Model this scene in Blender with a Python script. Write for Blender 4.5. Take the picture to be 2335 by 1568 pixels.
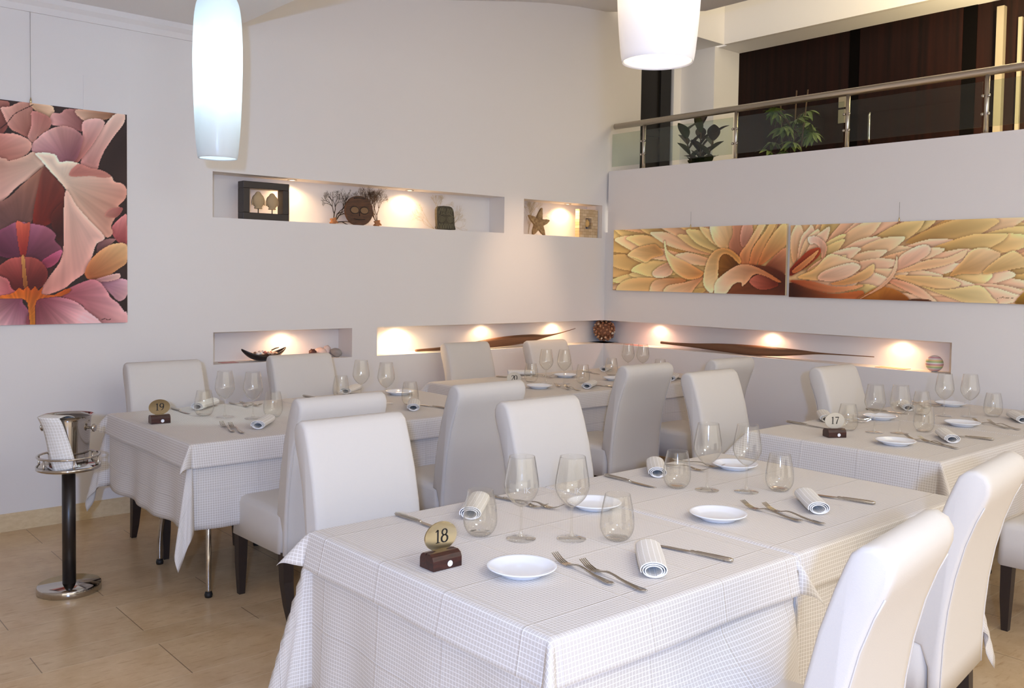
import bpy, bmesh, math, random
import numpy as np
from mathutils import Vector, Matrix

for _o in list(bpy.data.objects):
    bpy.data.objects.remove(_o)
SC = bpy.context.scene
COL = SC.collection
PI = math.pi
random.seed(7)

# ------------------------------------------------------------------ camera
CAM = Vector((-6.2966, -5.9032, 1.54))
YAW, PITCH, ROLL = math.radians(48.928), math.radians(2.4453), math.radians(0.8439)
FWD = Vector((math.cos(YAW) * math.cos(PITCH), math.sin(YAW) * math.cos(PITCH), -math.sin(PITCH)))
_r = Vector((math.sin(YAW), -math.cos(YAW), 0))
_u = _r.cross(FWD)
RGT = math.cos(ROLL) * _r + math.sin(ROLL) * _u
UPV = -math.sin(ROLL) * _r + math.cos(ROLL) * _u
cd = bpy.data.cameras.new('camera')
cd.sensor_width = 36.0
cd.lens = 36.0 * 2080.0 / 2335.0
cd.shift_y = -(784.0 - 715.0) / 2335.0
cd.clip_start = 0.05
cam = bpy.data.objects.new('camera', cd)
COL.objects.link(cam)
cam.matrix_world = Matrix(((RGT.x, UPV.x, -FWD.x, CAM.x), (RGT.y, UPV.y, -FWD.y, CAM.y), (RGT.z, UPV.z, -FWD.z, CAM.z), (0, 0, 0, 1)))
SC.camera = cam

# ------------------------------------------------------------------ world, exposure, main lights
SC.view_settings.view_transform = 'Standard'
SC.view_settings.look = 'None'
SC.view_settings.gamma = 1.0
SC.view_settings.use_curve_mapping = False
SC.view_settings.exposure = 0.15
w = bpy.data.worlds.new('world')
SC.world = w
w.use_nodes = True
bg = w.node_tree.nodes['Background']
bg.inputs[0].default_value = (1.0, 0.92, 0.80, 1)
bg.inputs[1].default_value = 1.52
SC.cycles.transparent_max_bounces = 48
SC.cycles.max_bounces = 10
SC.cycles.diffuse_bounces = 4
SC.cycles.glossy_bounces = 4
SC.cycles.use_denoising = True


def light(name, kind, loc, energy, color, size=0.05, aim=None, spot=None, blend=0.5, sy=None):
    d = bpy.data.lights.new(name, kind)
    d.energy = energy
    d.color = color
    if kind == 'AREA':
        d.size = size
        if sy:
            d.shape = 'RECTANGLE'
            d.size_y = sy
    else:
        d.shadow_soft_size = size
    if spot:
        d.spot_size = spot
        d.spot_blend = blend
    o = bpy.data.objects.new(name, d)
    COL.objects.link(o)
    o.location = loc
    if aim is not None:
        o.rotation_euler = (Vector(aim) - Vector(loc)).to_track_quat('-Z', 'Y').to_euler()
    return o


# the photographer's flash, a little above and behind the lens
light('camera_flash', 'SPOT', CAM - Vector((FWD.x, FWD.y, 0)) * 0.9 + Vector((0, 0, 0.24)), 365, (0.32, 0.52, 1.02), 0.06,
      aim=CAM + FWD * 5 + Vector((0, 0, -0.2)), spot=math.radians(110), blend=0.5)
# added fill lamps behind the camera, standing for flash bounced off the ceiling
light('bounce_fill', 'AREA', (-4.8, -6.5, 3.05), 30, (0.82, 0.92, 1.0), 0.9, aim=(-3.6, -3.0, 0.8))
light('bounce_fill', 'AREA', (-2.9, -6.4, 3.7), 24, (0.84, 0.92, 1.0), 0.9, aim=(-2.2, -2.0, 0.8))
# hidden cove strip behind the ceiling edge and a ceiling spot washing the corner
light('cove_strip', 'AREA', (0.86, -3.4, 4.22), 300, (1.0, 0.82, 0.46), 0.12, aim=(1.75, -3.4, 4.35), sy=6.2)
light('wall_washer', 'SPOT', (-1.15, -1.25, 3.75), 150, (1.0, 0.66, 0.42), 0.04, aim=(-1.08, 0, 1.18), spot=math.radians(29), blend=1.0)

# ------------------------------------------------------------------ helpers


def lin(c):
    c = np.asarray(c, float) / 255.0
    return np.where(c <= 0.04045, c / 12.92, ((c + 0.055) / 1.055) ** 2.4)


def S(r, g, b):
    return tuple(float(v) for v in lin((r, g, b)))


MATS = {}


def mat(name, col=(0.8, 0.8, 0.8), rough=0.6, metal=0.0, spec=0.5, bump=0, bscale=200, noise=None, **kw):
    if name in MATS:
        return MATS[name]
    m = bpy.data.materials.new(name)
    m.use_nodes = True
    nt = m.node_tree
    b = nt.nodes['Principled BSDF']
    b.inputs['Base Color'].default_value = (*col, 1)
    b.inputs['Roughness'].default_value = rough
    b.inputs['Metallic'].default_value = metal
    b.inputs['Specular IOR Level'].default_value = spec
    for k, v in kw.items():
        b.inputs[k].default_value = v
    tc = nt.nodes.new('ShaderNodeTexCoord')
    if noise:      # (colour, scale, stretch)
        n = nt.nodes.new('ShaderNodeTexNoise')
        n.inputs['Scale'].default_value = noise[1]
        n.inputs['Detail'].default_value = 6
        mp = nt.nodes.new('ShaderNodeMapping')
        mp.inputs['Scale'].default_value = noise[2]
        nt.links.new(tc.outputs['Object'], mp.inputs[0])
        nt.links.new(mp.outputs[0], n.inputs['Vector'])
        r = nt.nodes.new('ShaderNodeValToRGB')
        r.color_ramp.elements[0].position = 0.35
        r.color_ramp.elements[1].position = 0.65
        r.color_ramp.elements[0].color = (*col, 1)
        r.color_ramp.elements[1].color = (*noise[0], 1)
        nt.links.new(n.outputs[0], r.inputs[0])
        nt.links.new(r.outputs[0], b.inputs['Base Color'])
    if bump:
        n = nt.nodes.new('ShaderNodeTexNoise')
        n.inputs['Scale'].default_value = bscale
        n.inputs['Detail'].default_value = 3
        nt.links.new(tc.outputs['Object'], n.inputs['Vector'])
        bp = nt.nodes.new('ShaderNodeBump')
        bp.inputs['Strength'].default_value = bump
        bp.inputs['Distance'].default_value = 0.01
        nt.links.new(n.outputs[0], bp.inputs['Height'])
        nt.links.new(bp.outputs[0], b.inputs['Normal'])
    MATS[name] = m
    return m


def node(nt, t, **kw):
    n = nt.nodes.new(t)
    for k, v in kw.items():
        setattr(n, k, v)
    return n


def mth(nt, op, a, b=None, c=None):
    n = nt.nodes.new('ShaderNodeMath')
    n.operation = op
    for i, v in enumerate((a, b, c)):
        if v is None:
            continue
        if isinstance(v, (int, float)):
            n.inputs[i].default_value = v
        else:
            nt.links.new(v, n.inputs[i])
    return n.outputs[0]


def cloth_mat(name, base, line, pitch=0.0112, wid=0.17, crease=0.30):
    m = mat(name, base, 0.85, spec=0.25)
    nt = m.node_tree
    b = nt.nodes['Principled BSDF']
    uv = node(nt, 'ShaderNodeUVMap')
    sp = node(nt, 'ShaderNodeSeparateXYZ')
    nt.links.new(uv.outputs[0], sp.inputs[0])
    fu = mth(nt, 'FRACT', mth(nt, 'DIVIDE', sp.outputs[0], pitch))
    fv = mth(nt, 'FRACT', mth(nt, 'DIVIDE', sp.outputs[1], pitch))
    lu = mth(nt, 'LESS_THAN', fu, wid)
    lv = mth(nt, 'LESS_THAN', fv, wid)
    f = mth(nt, 'MAXIMUM', lu, mth(nt, 'MULTIPLY', lv, 0.85))
    mx = node(nt, 'ShaderNodeMix', data_type='RGBA')
    nt.links.new(f, mx.inputs['Factor'])
    mx.inputs['A'].default_value = (*base, 1)
    mx.inputs['B'].default_value = (*line, 1)
    nt.links.new(mx.outputs['Result'], b.inputs['Base Color'])
    h = mth(nt, 'MULTIPLY', f, 0.04)
    if crease:      # pressed fold lines
        hs = []
        for k, off in ((0, 0.13), (1, 0.07)):
            t = mth(nt, 'FRACT', mth(nt, 'DIVIDE', mth(nt, 'ADD', sp.outputs[k], off), crease))
            t = mth(nt, 'ABSOLUTE', mth(nt, 'SUBTRACT', t, 0.5))
            t = mth(nt, 'MAXIMUM', mth(nt, 'SUBTRACT', 1.0, mth(nt, 'DIVIDE', t, 0.016)), 0.0)
            hs.append(t)
        h = mth(nt, 'ADD', h, mth(nt, 'MULTIPLY', mth(nt, 'MAXIMUM', hs[0], hs[1]), 0.35))
    bp = node(nt, 'ShaderNodeBump')
    bp.inputs['Strength'].default_value = 0.6
    bp.inputs['Distance'].default_value = 0.006
    nt.links.new(h, bp.inputs['Height'])
    nt.links.new(bp.outputs[0], b.inputs['Normal'])
    return m


def glass_mat(name, tint=(0.980, 0.978, 0.968), rough=0.045, refl=1.0, f0=0.04, edge=0.75):
    m = bpy.data.materials.new(name)
    m.use_nodes = True
    nt = m.node_tree
    nt.nodes.clear()
    out = node(nt, 'ShaderNodeOutputMaterial')
    tr = node(nt, 'ShaderNodeBsdfTransparent')
    tr.inputs[0].default_value = (*tint, 1)
    gl = node(nt, 'ShaderNodeBsdfGlossy')
    gl.inputs['Roughness'].default_value = rough
    gl.inputs['Color'].default_value = (refl, refl, refl, 1)
    fr = node(nt, 'ShaderNodeLayerWeight')
    fr.inputs[0].default_value = 0.5
    dk = node(nt, 'ShaderNodeMix', data_type='RGBA')
    nt.links.new(mth(nt, 'POWER', fr.outputs['Facing'], 5.0), dk.inputs['Factor'])
    dk.inputs['A'].default_value = (*tint, 1)
    dk.inputs['B'].default_value = (tint[0] * 0.62, tint[1] * 0.62, tint[2] * 0.62, 1)
    nt.links.new(dk.outputs['Result'], tr.inputs[0])
    p = mth(nt, 'POWER', fr.outputs['Facing'], 3.6)
    p = mth(nt, 'ADD', mth(nt, 'MULTIPLY', p, edge), f0)
    mx = node(nt, 'ShaderNodeMixShader')
    nt.links.new(p, mx.inputs[0])
    nt.links.new(tr.outputs[0], mx.inputs[1])
    nt.links.new(gl.outputs[0], mx.inputs[2])
    nt.links.new(mx.outputs[0], out.inputs[0])
    MATS[name] = m
    return m


def emit_mat(name, col, strength):
    m = bpy.data.materials.new(name)
    m.use_nodes = True
    b = m.node_tree.nodes['Principled BSDF']
    b.inputs['Base Color'].default_value = (*col, 1)
    b.inputs['Emission Color'].default_value = (*col, 1)
    b.inputs['Emission Strength'].default_value = strength
    return m


def tag(o, label=None, cat=None, group=None, kind=None):
    if label:
        o['label'] = label
    if cat:
        o['category'] = cat
    if group:
        o['group'] = group
    if kind:
        o['kind'] = kind
    return o


def thing(name, loc, label, cat, group=None, rz=0.0):
    o = bpy.data.objects.new(name, None)
    o.empty_display_size = 0.05
    COL.objects.link(o)
    o.location = loc
    o.rotation_euler = (0, 0, rz)
    return tag(o, label, cat, group)


def mk(name, verts, faces, m=None, parent=None, smooth=False, uv=None, loc=None, rot=None):
    me = bpy.data.meshes.new(name)
    me.from_pydata([tuple(v) for v in verts], [], faces)
    if uv is not None:
        l = me.uv_layers.new(name='UVMap')
        for lp in me.loops:
            l.data[lp.index].uv = uv[lp.vertex_index]
    bm = bmesh.new()
    bm.from_mesh(me)
    bmesh.ops.recalc_face_normals(bm, faces=bm.faces)
    bm.to_mesh(me)
    bm.free()
    if smooth:
        me.polygons.foreach_set('use_smooth', [True] * len(me.polygons))
    o = bpy.data.objects.new(name, me)
    if m:
        me.materials.append(m)
    COL.objects.link(o)
    if parent:
        o.parent = parent
    if loc is not None:
        o.location = loc
    if rot is not None:
        o.rotation_euler = rot
    return o


def from_bm(name, bm, m, parent=None, smooth=False):
    me = bpy.data.meshes.new(name)
    bmesh.ops.recalc_face_normals(bm, faces=bm.faces)
    bm.to_mesh(me)
    bm.free()
    if smooth:
        me.polygons.foreach_set('use_smooth', [True] * len(me.polygons))
    o = bpy.data.objects.new(name, me)
    if m:
        me.materials.append(m)
    COL.objects.link(o)
    if parent:
        o.parent = parent
    return o


def box(name, x, y, z, m, parent=None, bev=0.0, seg=2, taper=None, smooth=False):
    bm = bmesh.new()
    vs = [bm.verts.new((a, b, c)) for c in z for b in y for a in x]
    for f in ((0, 1, 3, 2), (4, 6, 7, 5), (0, 4, 5, 1), (2, 3, 7, 6), (0, 2, 6, 4), (1, 5, 7, 3)):
        bm.faces.new([vs[i] for i in f])
    if bev:
        bmesh.ops.bevel(bm, geom=list(bm.edges), offset=bev, segments=seg, affect='EDGES', profile=0.5)
    return from_bm(name, bm, m, parent, smooth or bool(bev and seg > 2))


def lathe_data(prof, seg=32, cap=True):
    V, F = [], []
    for r, z in prof:
        for k in range(seg):
            a = 2 * PI * k / seg
            V.append((r * math.cos(a), r * math.sin(a), z))
    for i in range(len(prof) - 1):
        for k in range(seg):
            k2 = (k + 1) % seg
            F.append((i * seg + k, i * seg + k2, (i + 1) * seg + k2, (i + 1) * seg + k))
    for i, flip in ((0, 1), (len(prof) - 1, 0)):
        if cap and prof[i][0] > 1e-5:
            f = [i * seg + k for k in range(seg)]
            F.append(tuple(reversed(f)) if flip else tuple(f))
    return V, F


def lathe(name, prof, m, parent=None, seg=32, loc=None, rot=None, cap=True):
    prof = [(max(r, 1e-4), z) for r, z in prof]
    V, F = lathe_data(prof, seg, cap)
    return mk(name, V, F, m, parent, True, loc=loc, rot=rot)


def tube_data(pts, rad, seg=8, V=None, F=None, cap=True):
    V = [] if V is None else V
    F = [] if F is None else F
    pts = [Vector(p) for p in pts]
    n = len(pts)
    R = rad if isinstance(rad, (list, tuple)) else [rad] * n
    t0 = (pts[1] - pts[0]).normalized()
    nrm = t0.orthogonal().normalized()
    base = len(V)
    for i, p in enumerate(pts):
        t = (pts[min(i + 1, n - 1)] - pts[max(i - 1, 0)]).normalized()
        nrm = (nrm - t * nrm.dot(t)).normalized()
        bn = t.cross(nrm)
        for k in range(seg):
            a = 2 * PI * k / seg
            V.append(tuple(p + R[i] * (math.cos(a) * nrm + math.sin(a) * bn)))
    for i in range(n - 1):
        for k in range(seg):
            k2 = (k + 1) % seg
            F.append((base + i * seg + k, base + i * seg + k2, base + (i + 1) * seg + k2, base + (i + 1) * seg + k))
    if cap:
        F.append(tuple(base + k for k in reversed(range(seg))))
        F.append(tuple(base + (n - 1) * seg + k for k in range(seg)))
    return V, F


def tube(name, pts, rad, m, parent=None, seg=10):
    V, F = tube_data(pts, rad, seg)
    return mk(name, V, F, m, parent, True)


def ring(name, R, r, z, m, parent=None, a0=0.0, a1=2 * PI, n=40, seg=8):
    pts = [(R * math.cos(a0 + (a1 - a0) * i / n), R * math.sin(a0 + (a1 - a0) * i / n), z) for i in range(n + 1)]
    return tube(name, pts, r, m, parent, seg)


def prism(name, poly, d0, d1, m, parent=None, axis='y', bev=0.0, seg=2, smooth=False):
    """poly: 2D points (a, z); extruded along axis between d0 and d1."""
    bm = bmesh.new()
    mkv = (lambda a, z, d: (a, d, z)) if axis == 'y' else ((lambda a, z, d: (d, a, z)) if axis == 'x' else (lambda a, z, d: (a, z, d)))
    A = [bm.verts.new(mkv(a, z, d0)) for a, z in poly]
    B = [bm.verts.new(mkv(a, z, d1)) for a, z in poly]
    n = len(poly)
    bm.faces.new(A)
    bm.faces.new(list(reversed(B)))
    for i in range(n):
        bm.faces.new((A[i], B[i], B[(i + 1) % n], A[(i + 1) % n]))
    if bev:
        es = [e for e in bm.edges if (e.verts[0] in A and e.verts[1] in A) or (e.verts[0] in B and e.verts[1] in B)]
        bmesh.ops.bevel(bm, geom=es, offset=bev, segments=seg, affect='EDGES', profile=0.5)
    return from_bm(name, bm, m, parent, smooth)


def dup(root, loc=None, rz=None, label=None, group=None):
    r = root.copy()
    COL.objects.link(r)
    if loc is not None:
        r.location = loc
    if rz is not None:
        r.rotation_euler = (0, 0, rz)
    if label:
        r['label'] = label
    if group:
        r['group'] = group
    for ch in list(root.children):
        c = ch.copy()
        COL.objects.link(c)
        c.parent = r
        for g in list(ch.children):
            d = g.copy()
            COL.objects.link(d)
            d.parent = c
    return r


def smooth_poly(P, n=6):
    P = [np.array(p, float) for p in P]
    out = []
    N = len(P)
    for i in range(N):
        a, b, c, d = P[i - 1], P[i], P[(i + 1) % N], P[(i + 2) % N]
        for k in range(n):
            t = k / n
            out.append(0.5 * (2 * b + (c - a) * t + (2 * a - 5 * b + 4 * c - d) * t * t + (3 * b - a - 3 * c + d) * t ** 3))
    return np.array(out)


def spline(P, n=8):
    P = [Vector(p) for p in P]
    out = []
    for i in range(len(P) - 1):
        a, b, c, d = P[max(i - 1, 0)], P[i], P[i + 1], P[min(i + 2, len(P) - 1)]
        for k in range(n):
            t = k / n
            out.append(0.5 * (2 * b + (c - a) * t + (2 * a - 5 * b + 4 * c - d) * t * t + (3 * b - a - 3 * c + d) * t ** 3))
    out.append(P[-1])
    return out


# ------------------------------------------------------------------ materials
WALL = mat('white_plaster', S(232, 228, 224), 0.9, spec=0.2, bump=0.03, bscale=60)
CEIL = mat('ceiling_paint', S(238, 236, 234), 0.9, spec=0.2)
STONE = mat('limestone_skirting', S(226, 205, 166), 0.45, noise=(S(216, 193, 152), 30, (1, 1, 2)))
CHAIRF = mat('chair_linen', S(214, 208, 200), 0.9, spec=0.15, bump=0.10, bscale=420)
DARKW = mat('wenge_wood', S(44, 33, 29), 0.45)
CLOTH = cloth_mat('checked_linen', S(206, 199, 191), S(238, 234, 230))
NAPK = cloth_mat('napkin_linen', S(222, 218, 210), S(250, 248, 246), 0.0135, 0.14, 0)
PORC = mat('white_porcelain', S(240, 243, 248), 0.12, spec=0.6)
STEEL = mat('cutlery_steel', (0.56, 0.52, 0.46), 0.14, 1.0)
CHROME = mat('chrome', (0.52, 0.49, 0.46), 0.08, 1.0)
BRUSHED = mat('satin_steel', (0.62, 0.57, 0.50), 0.32, 1.0)
RUBBER = mat('black_rubber', S(22, 21, 21), 0.6)
GLASS = glass_mat('clear_glass')
THICKG = glass_mat('thick_glass', tint=(0.972, 0.970, 0.960), rough=0.045, f0=0.09, edge=0.9)
PANE = glass_mat('balustrade_glass', (0.84, 0.89, 0.86), 0.01, 0.9, 0.035, 0.5)
BRASS = mat('brass', (0.62, 0.50, 0.29), 0.12, 1.0)
BLACK = mat('black_ink', S(18, 15, 14), 0.6)
BLOCKW = mat('mahogany_block', S(70, 36, 28), 0.35, noise=(S(46, 24, 20), 30, (1, 6, 6)))
WHITE = mat('white_sticker', S(240, 242, 246), 0.5)


def floor_mat():
    m = mat('limestone_floor', S(205, 180, 140), 0.28, spec=0.4)
    nt = m.node_tree
    b = nt.nodes['Principled BSDF']
    g = node(nt, 'ShaderNodeNewGeometry')
    sp = node(nt, 'ShaderNodeSeparateXYZ')
    nt.links.new(g.outputs['Position'], sp.inputs[0])
    X, Y = sp.outputs[0], sp.outputs[1]
    P = 0.535
    t = mth(nt, 'DIVIDE', mth(nt, 'SUBTRACT', -1.638, Y), P)
    fl = mth(nt, 'FLOOR', t)
    fr = mth(nt, 'MULTIPLY', mth(nt, 'SUBTRACT', t, fl), P)          # metres into the wide+narrow pair
    narrow = mth(nt, 'GREATER_THAN', fr, 0.355)
    d1 = mth(nt, 'MINIMUM', fr, mth(nt, 'ABSOLUTE', mth(nt, 'SUBTRACT', fr, 0.355)))
    d1 = mth(nt, 'MINIMUM', d1, mth(nt, 'SUBTRACT', P, fr))
    off = mth(nt, 'MULTIPLY', narrow, 0.44)
    xx = mth(nt, 'DIVIDE', mth(nt, 'SUBTRACT', mth(nt, 'ADD', X, 4.95), off), 0.88)
    xf = mth(nt, 'FLOOR', xx)
    d2 = mth(nt, 'MULTIPLY', mth(nt, 'SUBTRACT', 0.5, mth(nt, 'ABSOLUTE', mth(nt, 'SUBTRACT', mth(nt, 'SUBTRACT', xx, xf), 0.5))), 0.88)
    lng = mth(nt, 'LESS_THAN', d1, 0.0014)
    crs = mth(nt, 'LESS_THAN', d2, 0.0020)
    n1 = node(nt, 'ShaderNodeTexNoise')
    n1.inputs['Scale'].default_value = 5
    n1.inputs['Detail'].default_value = 9
    n1.inputs['Roughness'].default_value = 0.7
    nt.links.new(g.outputs['Position'], n1.inputs['Vector'])
    rmp = node(nt, 'ShaderNodeValToRGB')
    rmp.color_ramp.elements[0].position = 0.3
    rmp.color_ramp.elements[1].position = 0.72
    rmp.color_ramp.elements[0].color = (*S(188, 156, 114), 1)
    rmp.color_ramp.elements[1].color = (*S(214, 188, 150), 1)
    nt.links.new(n1.outputs[0], rmp.inputs[0])
    n2 = node(nt, 'ShaderNodeTexNoise')
    n2.inputs['Scale'].default_value = 26
    n2.inputs['Detail'].default_value = 8
    mp = node(nt, 'ShaderNodeMapping')
    mp.inputs['Scale'].default_value = (0.5, 2.2, 1)
    nt.links.new(g.outputs['Position'], mp.inputs[0])
    nt.links.new(mp.outputs[0], n2.inputs['Vector'])
    sp2 = mth(nt, 'MULTIPLY', mth(nt, 'MAXIMUM', mth(nt, 'SUBTRACT', n2.outputs[0], 0.56), 0.0), 4.0)
    mx0 = node(nt, 'ShaderNodeMix', data_type='RGBA')
    nt.links.new(mth(nt, 'MINIMUM', sp2, 0.6), mx0.inputs['Factor'])
    nt.links.new(rmp.outputs[0], mx0.inputs['A'])
    mx0.inputs['B'].default_value = (*S(170, 132, 88), 1)
    wn = node(nt, 'ShaderNodeTexWhiteNoise', noise_dimensions='2D')
    cb = node(nt, 'ShaderNodeCombineXYZ')
    nt.links.new(xf, cb.inputs[0])
    nt.links.new(mth(nt, 'ADD', mth(nt, 'MULTIPLY', fl, 2), narrow), cb.inputs[1])
    nt.links.new(cb.outputs[0], wn.inputs['Vector'])
    hs = node(nt, 'ShaderNodeHueSaturation')
    nt.links.new(mth(nt, 'ADD', 0.92, mth(nt, 'MULTIPLY', wn.outputs[0], 0.14)), hs.inputs['Value'])
    nt.links.new(mx0.outputs['Result'], hs.inputs['Color'])
    mx1 = node(nt, 'ShaderNodeMix', data_type='RGBA')
    nt.links.new(mth(nt, 'MULTIPLY', lng, 0.55), mx1.inputs['Factor'])
    nt.links.new(hs.outputs[0], mx1.inputs['A'])
    mx1.inputs['B'].default_value = (*S(226, 214, 186), 1)
    mx2 = node(nt, 'ShaderNodeMix', data_type='RGBA')
    nt.links.new(mth(nt, 'MULTIPLY', crs, 0.8), mx2.inputs['Factor'])
    nt.links.new(mx1.outputs['Result'], mx2.inputs['A'])
    mx2.inputs['B'].default_value = (*S(110, 86, 58), 1)
    nt.links.new(mx2.outputs['Result'], b.inputs['Base Color'])
    return m


def wood_panel_mat():
    m = mat('dark_red_wood', S(36, 14, 9), 0.55, spec=0.15)
    nt = m.node_tree
    b = nt.nodes['Principled BSDF']
    tc = node(nt, 'ShaderNodeTexCoord')
    mp = node(nt, 'ShaderNodeMapping')
    mp.inputs['Scale'].default_value = (3, 9, 0.25)
    nt.links.new(tc.outputs['Object'], mp.inputs[0])
    n = node(nt, 'ShaderNodeTexNoise')
    n.inputs['Scale'].default_value = 2.5
    n.inputs['Detail'].default_value = 7
    nt.links.new(mp.outputs[0], n.inputs['Vector'])
    r = node(nt, 'ShaderNodeValToRGB')
    r.color_ramp.elements[0].position = 0.3
    r.color_ramp.elements[1].position = 0.75
    r.color_ramp.elements[0].color = (*S(14, 5, 4), 1)
    r.color_ramp.elements[1].color = (*S(36, 14, 9), 1)
    nt.links.new(n.outputs[0], r.inputs[0])
    nt.links.new(r.outputs[0], b.inputs['Base Color'])
    return m


FLOORM = floor_mat()
WOODP = wood_panel_mat()

# ------------------------------------------------------------------ room shell


def struct(o):
    o['kind'] = 'structure'
    return o


def rect_wall(name, us, zs, cell, depth, place, m):
    """grid wall; cell(u, z) -> 'w' solid, 'n' recess, '.' nothing.  place(u, d, z) -> point."""
    V, F, idx = [], [], {}

    def vid(p):
        k = tuple(round(c, 5) for c in p)
        if k not in idx:
            idx[k] = len(V)
            V.append(k)
        return idx[k]

    def quad(*pts):
        F.append(tuple(vid(place(*p)) for p in pts))
    T = {}
    for i in range(len(us) - 1):
        for j in range(len(zs) - 1):
            T[i, j] = cell((us[i] + us[i + 1]) / 2, (zs[j] + zs[j + 1]) / 2)
    for (i, j), t in T.items():
        u0, u1, z0, z1 = us[i], us[i + 1], zs[j], zs[j + 1]
        if t == 'w':
            quad((u0, 0, z0), (u1, 0, z0), (u1, 0, z1), (u0, 0, z1))
        if t in 'nc':
            quad((u0, depth, z0), (u1, depth, z0), (u1, depth, z1), (u0, depth, z1))
            for (ni, nj), e in (((i - 1, j), ((u0, z0), (u0, z1))), ((i + 1, j), ((u1, z0), (u1, z1))), ((i, j - 1), ((u0, z0), (u1, z0))), ((i, j + 1), ((u0, z1), (u1, z1)))):
                if T.get((ni, nj), 'x') not in 'nc' and not (t == 'c' and (ni, nj) == (i + 1, j)):
                    (a, b), (c, d) = e
                    quad((a, 0, b), (c, 0, d), (c, depth, d), (a, depth, b))
    return struct(mk(name, V, F, m))


ND = 0.20
LZ0, LZ1, UZ0, UZ1 = 0.908, 1.125, 1.893, 2.197


def cellA(x, z):
    if LZ0 < z < LZ1 and -2.512 < x < 0:
        return 'n'
    if LZ0 < z < LZ1 and x > 0:
        return 'c' if x < ND else '.'
    if LZ0 < z < LZ1 and -3.80 < x < -2.731:
        return 'n'
    if UZ0 < z < UZ1 and (-3.805 < x < -1.255 or -1.033 < x < -0.053):
        return 'n'
    if x > 0 and z < 1.95:
        return '.'
    if 0.46 < x and z < 4.0:
        return '.'
    return 'w'


rect_wall('wall_back', [-9.0, -3.805, -3.80, -2.731, -2.512, -1.255, -1.033, -0.053, 0, ND, 0.46, 1.76], [0, LZ0, LZ1, UZ0, 1.95, UZ1, 4.0, 4.8],
          cellA, ND, lambda u, d, z: (u, d, z), WALL)


def cellB(y, z):
    if LZ0 < z < LZ1 and y > 0:
        return 'c' if y < ND else '.'
    if LZ0 < z < LZ1 and -3.215 < y < 0:
        return 'n'
    if y > 0 or (y > -0.024 and z > 1.95):
        return '.'
    return 'w'


rect_wall('wall_right', [-7.6, -3.215, -0.024, 0, ND], [0, LZ0, LZ1, 1.95, 2.515], cellB, ND, lambda u, d, z: (d, u, z), WALL)
struct(box('wall_parapet', (0.0005, 0.13), (-7.6, -0.024), (2.2, 2.5145), WALL))
struct(mk('floor', [(-11, -11, 0), (0.3, -11, 0), (0.3, 0.3, 0), (-11, 0.3, 0)], [(0, 1, 2, 3)], FLOORM))
struct(box('baseboard_back', (-9, 0), (-0.016, 0.0), (0, 0.103), STONE))
struct(box('baseboard_right', (-0.016, 0.0), (-7.6, -0.016), (0, 0.103), STONE))
# low ceiling on the left with its cornice, high ceiling over the hall
struct(box('ceiling_low', (-9, -3.735), (-6.9, 0), (3.118, 3.6), CEIL))
struct(prism('trim_1', [(0, 3.118), (-0.035, 3.118), (-0.032, 3.085), (-0.012, 3.06), (-0.012, 3.022), (0, 3.022)], -9, -3.74, WALL, axis='x'))
prof = [(-3.735, 3.47), (-3.2, 3.52), (-2.6, 3.60), (-1.97, 3.695), (-1.55, 3.775), (-1.13, 3.855), (-0.77, 3.915), (-0.42, 3.957), (-0.035, 3.985)]
cv, cf = [], []
for x, z in prof:
    cv += [(x, 0.0, z), (x, -6.6, z)]
for i in range(len(prof) - 1):
    cf.append((2 * i, 2 * i + 1, 2 * i + 3, 2 * i + 2))
n0 = len(cv)
cv += [(0.62, -0.62, 3.995), (0.62, -6.6, 3.995)]
cf.append((n0 - 2, n0 - 1, n0 + 1, n0))
o = struct(mk('ceiling_high', cv, cf, CEIL, smooth=False))
sm = o.modifiers.new('thick', 'SOLIDIFY')
sm.thickness = 0.05
sm.offset = 1.0 if o.data.polygons[0].normal.z > 0 else -1.0
# mezzanine
struct(box('wall_left_light_block', (-7.7, -7.6), (-4.4, 0), (0, 3.118), WALL))  # out of view, added to block some world light from the left
struct(box('floor_mezzanine', (0.13, 4.0), (-7.6, 2.0), (2.1, 2.25), mat('mezz_floor', S(120, 96, 70), 0.5)))
struct(box('ceiling_fascia', (1.76, 1.82), (-7.6, 0.0), (4.0, 4.8), WALL))
struct(box('ceiling_mezzanine', (1.82, 4.0), (-7.6, 2.0), (4.0, 4.06), CEIL))
struct(box('ceiling_alcove', (0.0, 1.76), (0.003, 2.0), (4.0, 4.06), CEIL))
struct(box('ceiling_cove_top', (-0.2, 1.9), (-7.6, 0.1), (4.8, 4.86), CEIL))
struct(box('wall_pillar', (1.76, 2.2), (0.115, 0.56), (2.25, 4.0), WALL))
struct(box('wall_alcove', (1.64, 1.9), (0.56, 0.62), (2.25, 4.0), WALL))
struct(box('wall_alcove_side', (0.0, 0.46), (0.001, 0.12), (2.25, 4.0), WALL))
DARKP = mat('dark_doorway', S(22, 17, 13), 0.4)
struct(box('door_1', (0.30, 1.64), (0.60, 0.64), (2.25, 4.0), DARKP))
struct(box('trim_2', (1.44, 1.60), (0.575, 0.60), (2.25, 4.0), mat('door_frame_dark', S(12, 9, 8), 0.5)))
struct(box('trim_3', (0.8, 1.44), (0.585, 0.60), (3.05, 3.12), mat('door_frame_dark', S(12, 9, 8), 0.5)))
wl = struct(box('wall_mezzanine', (2.2, 2.3), (-7.6, 0.56), (2.25, 4.0), WOODP))
struct(box('door_2', (2.185, 2.2), (-2.28, -1.30), (2.25, 4.0), WOODP))
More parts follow.
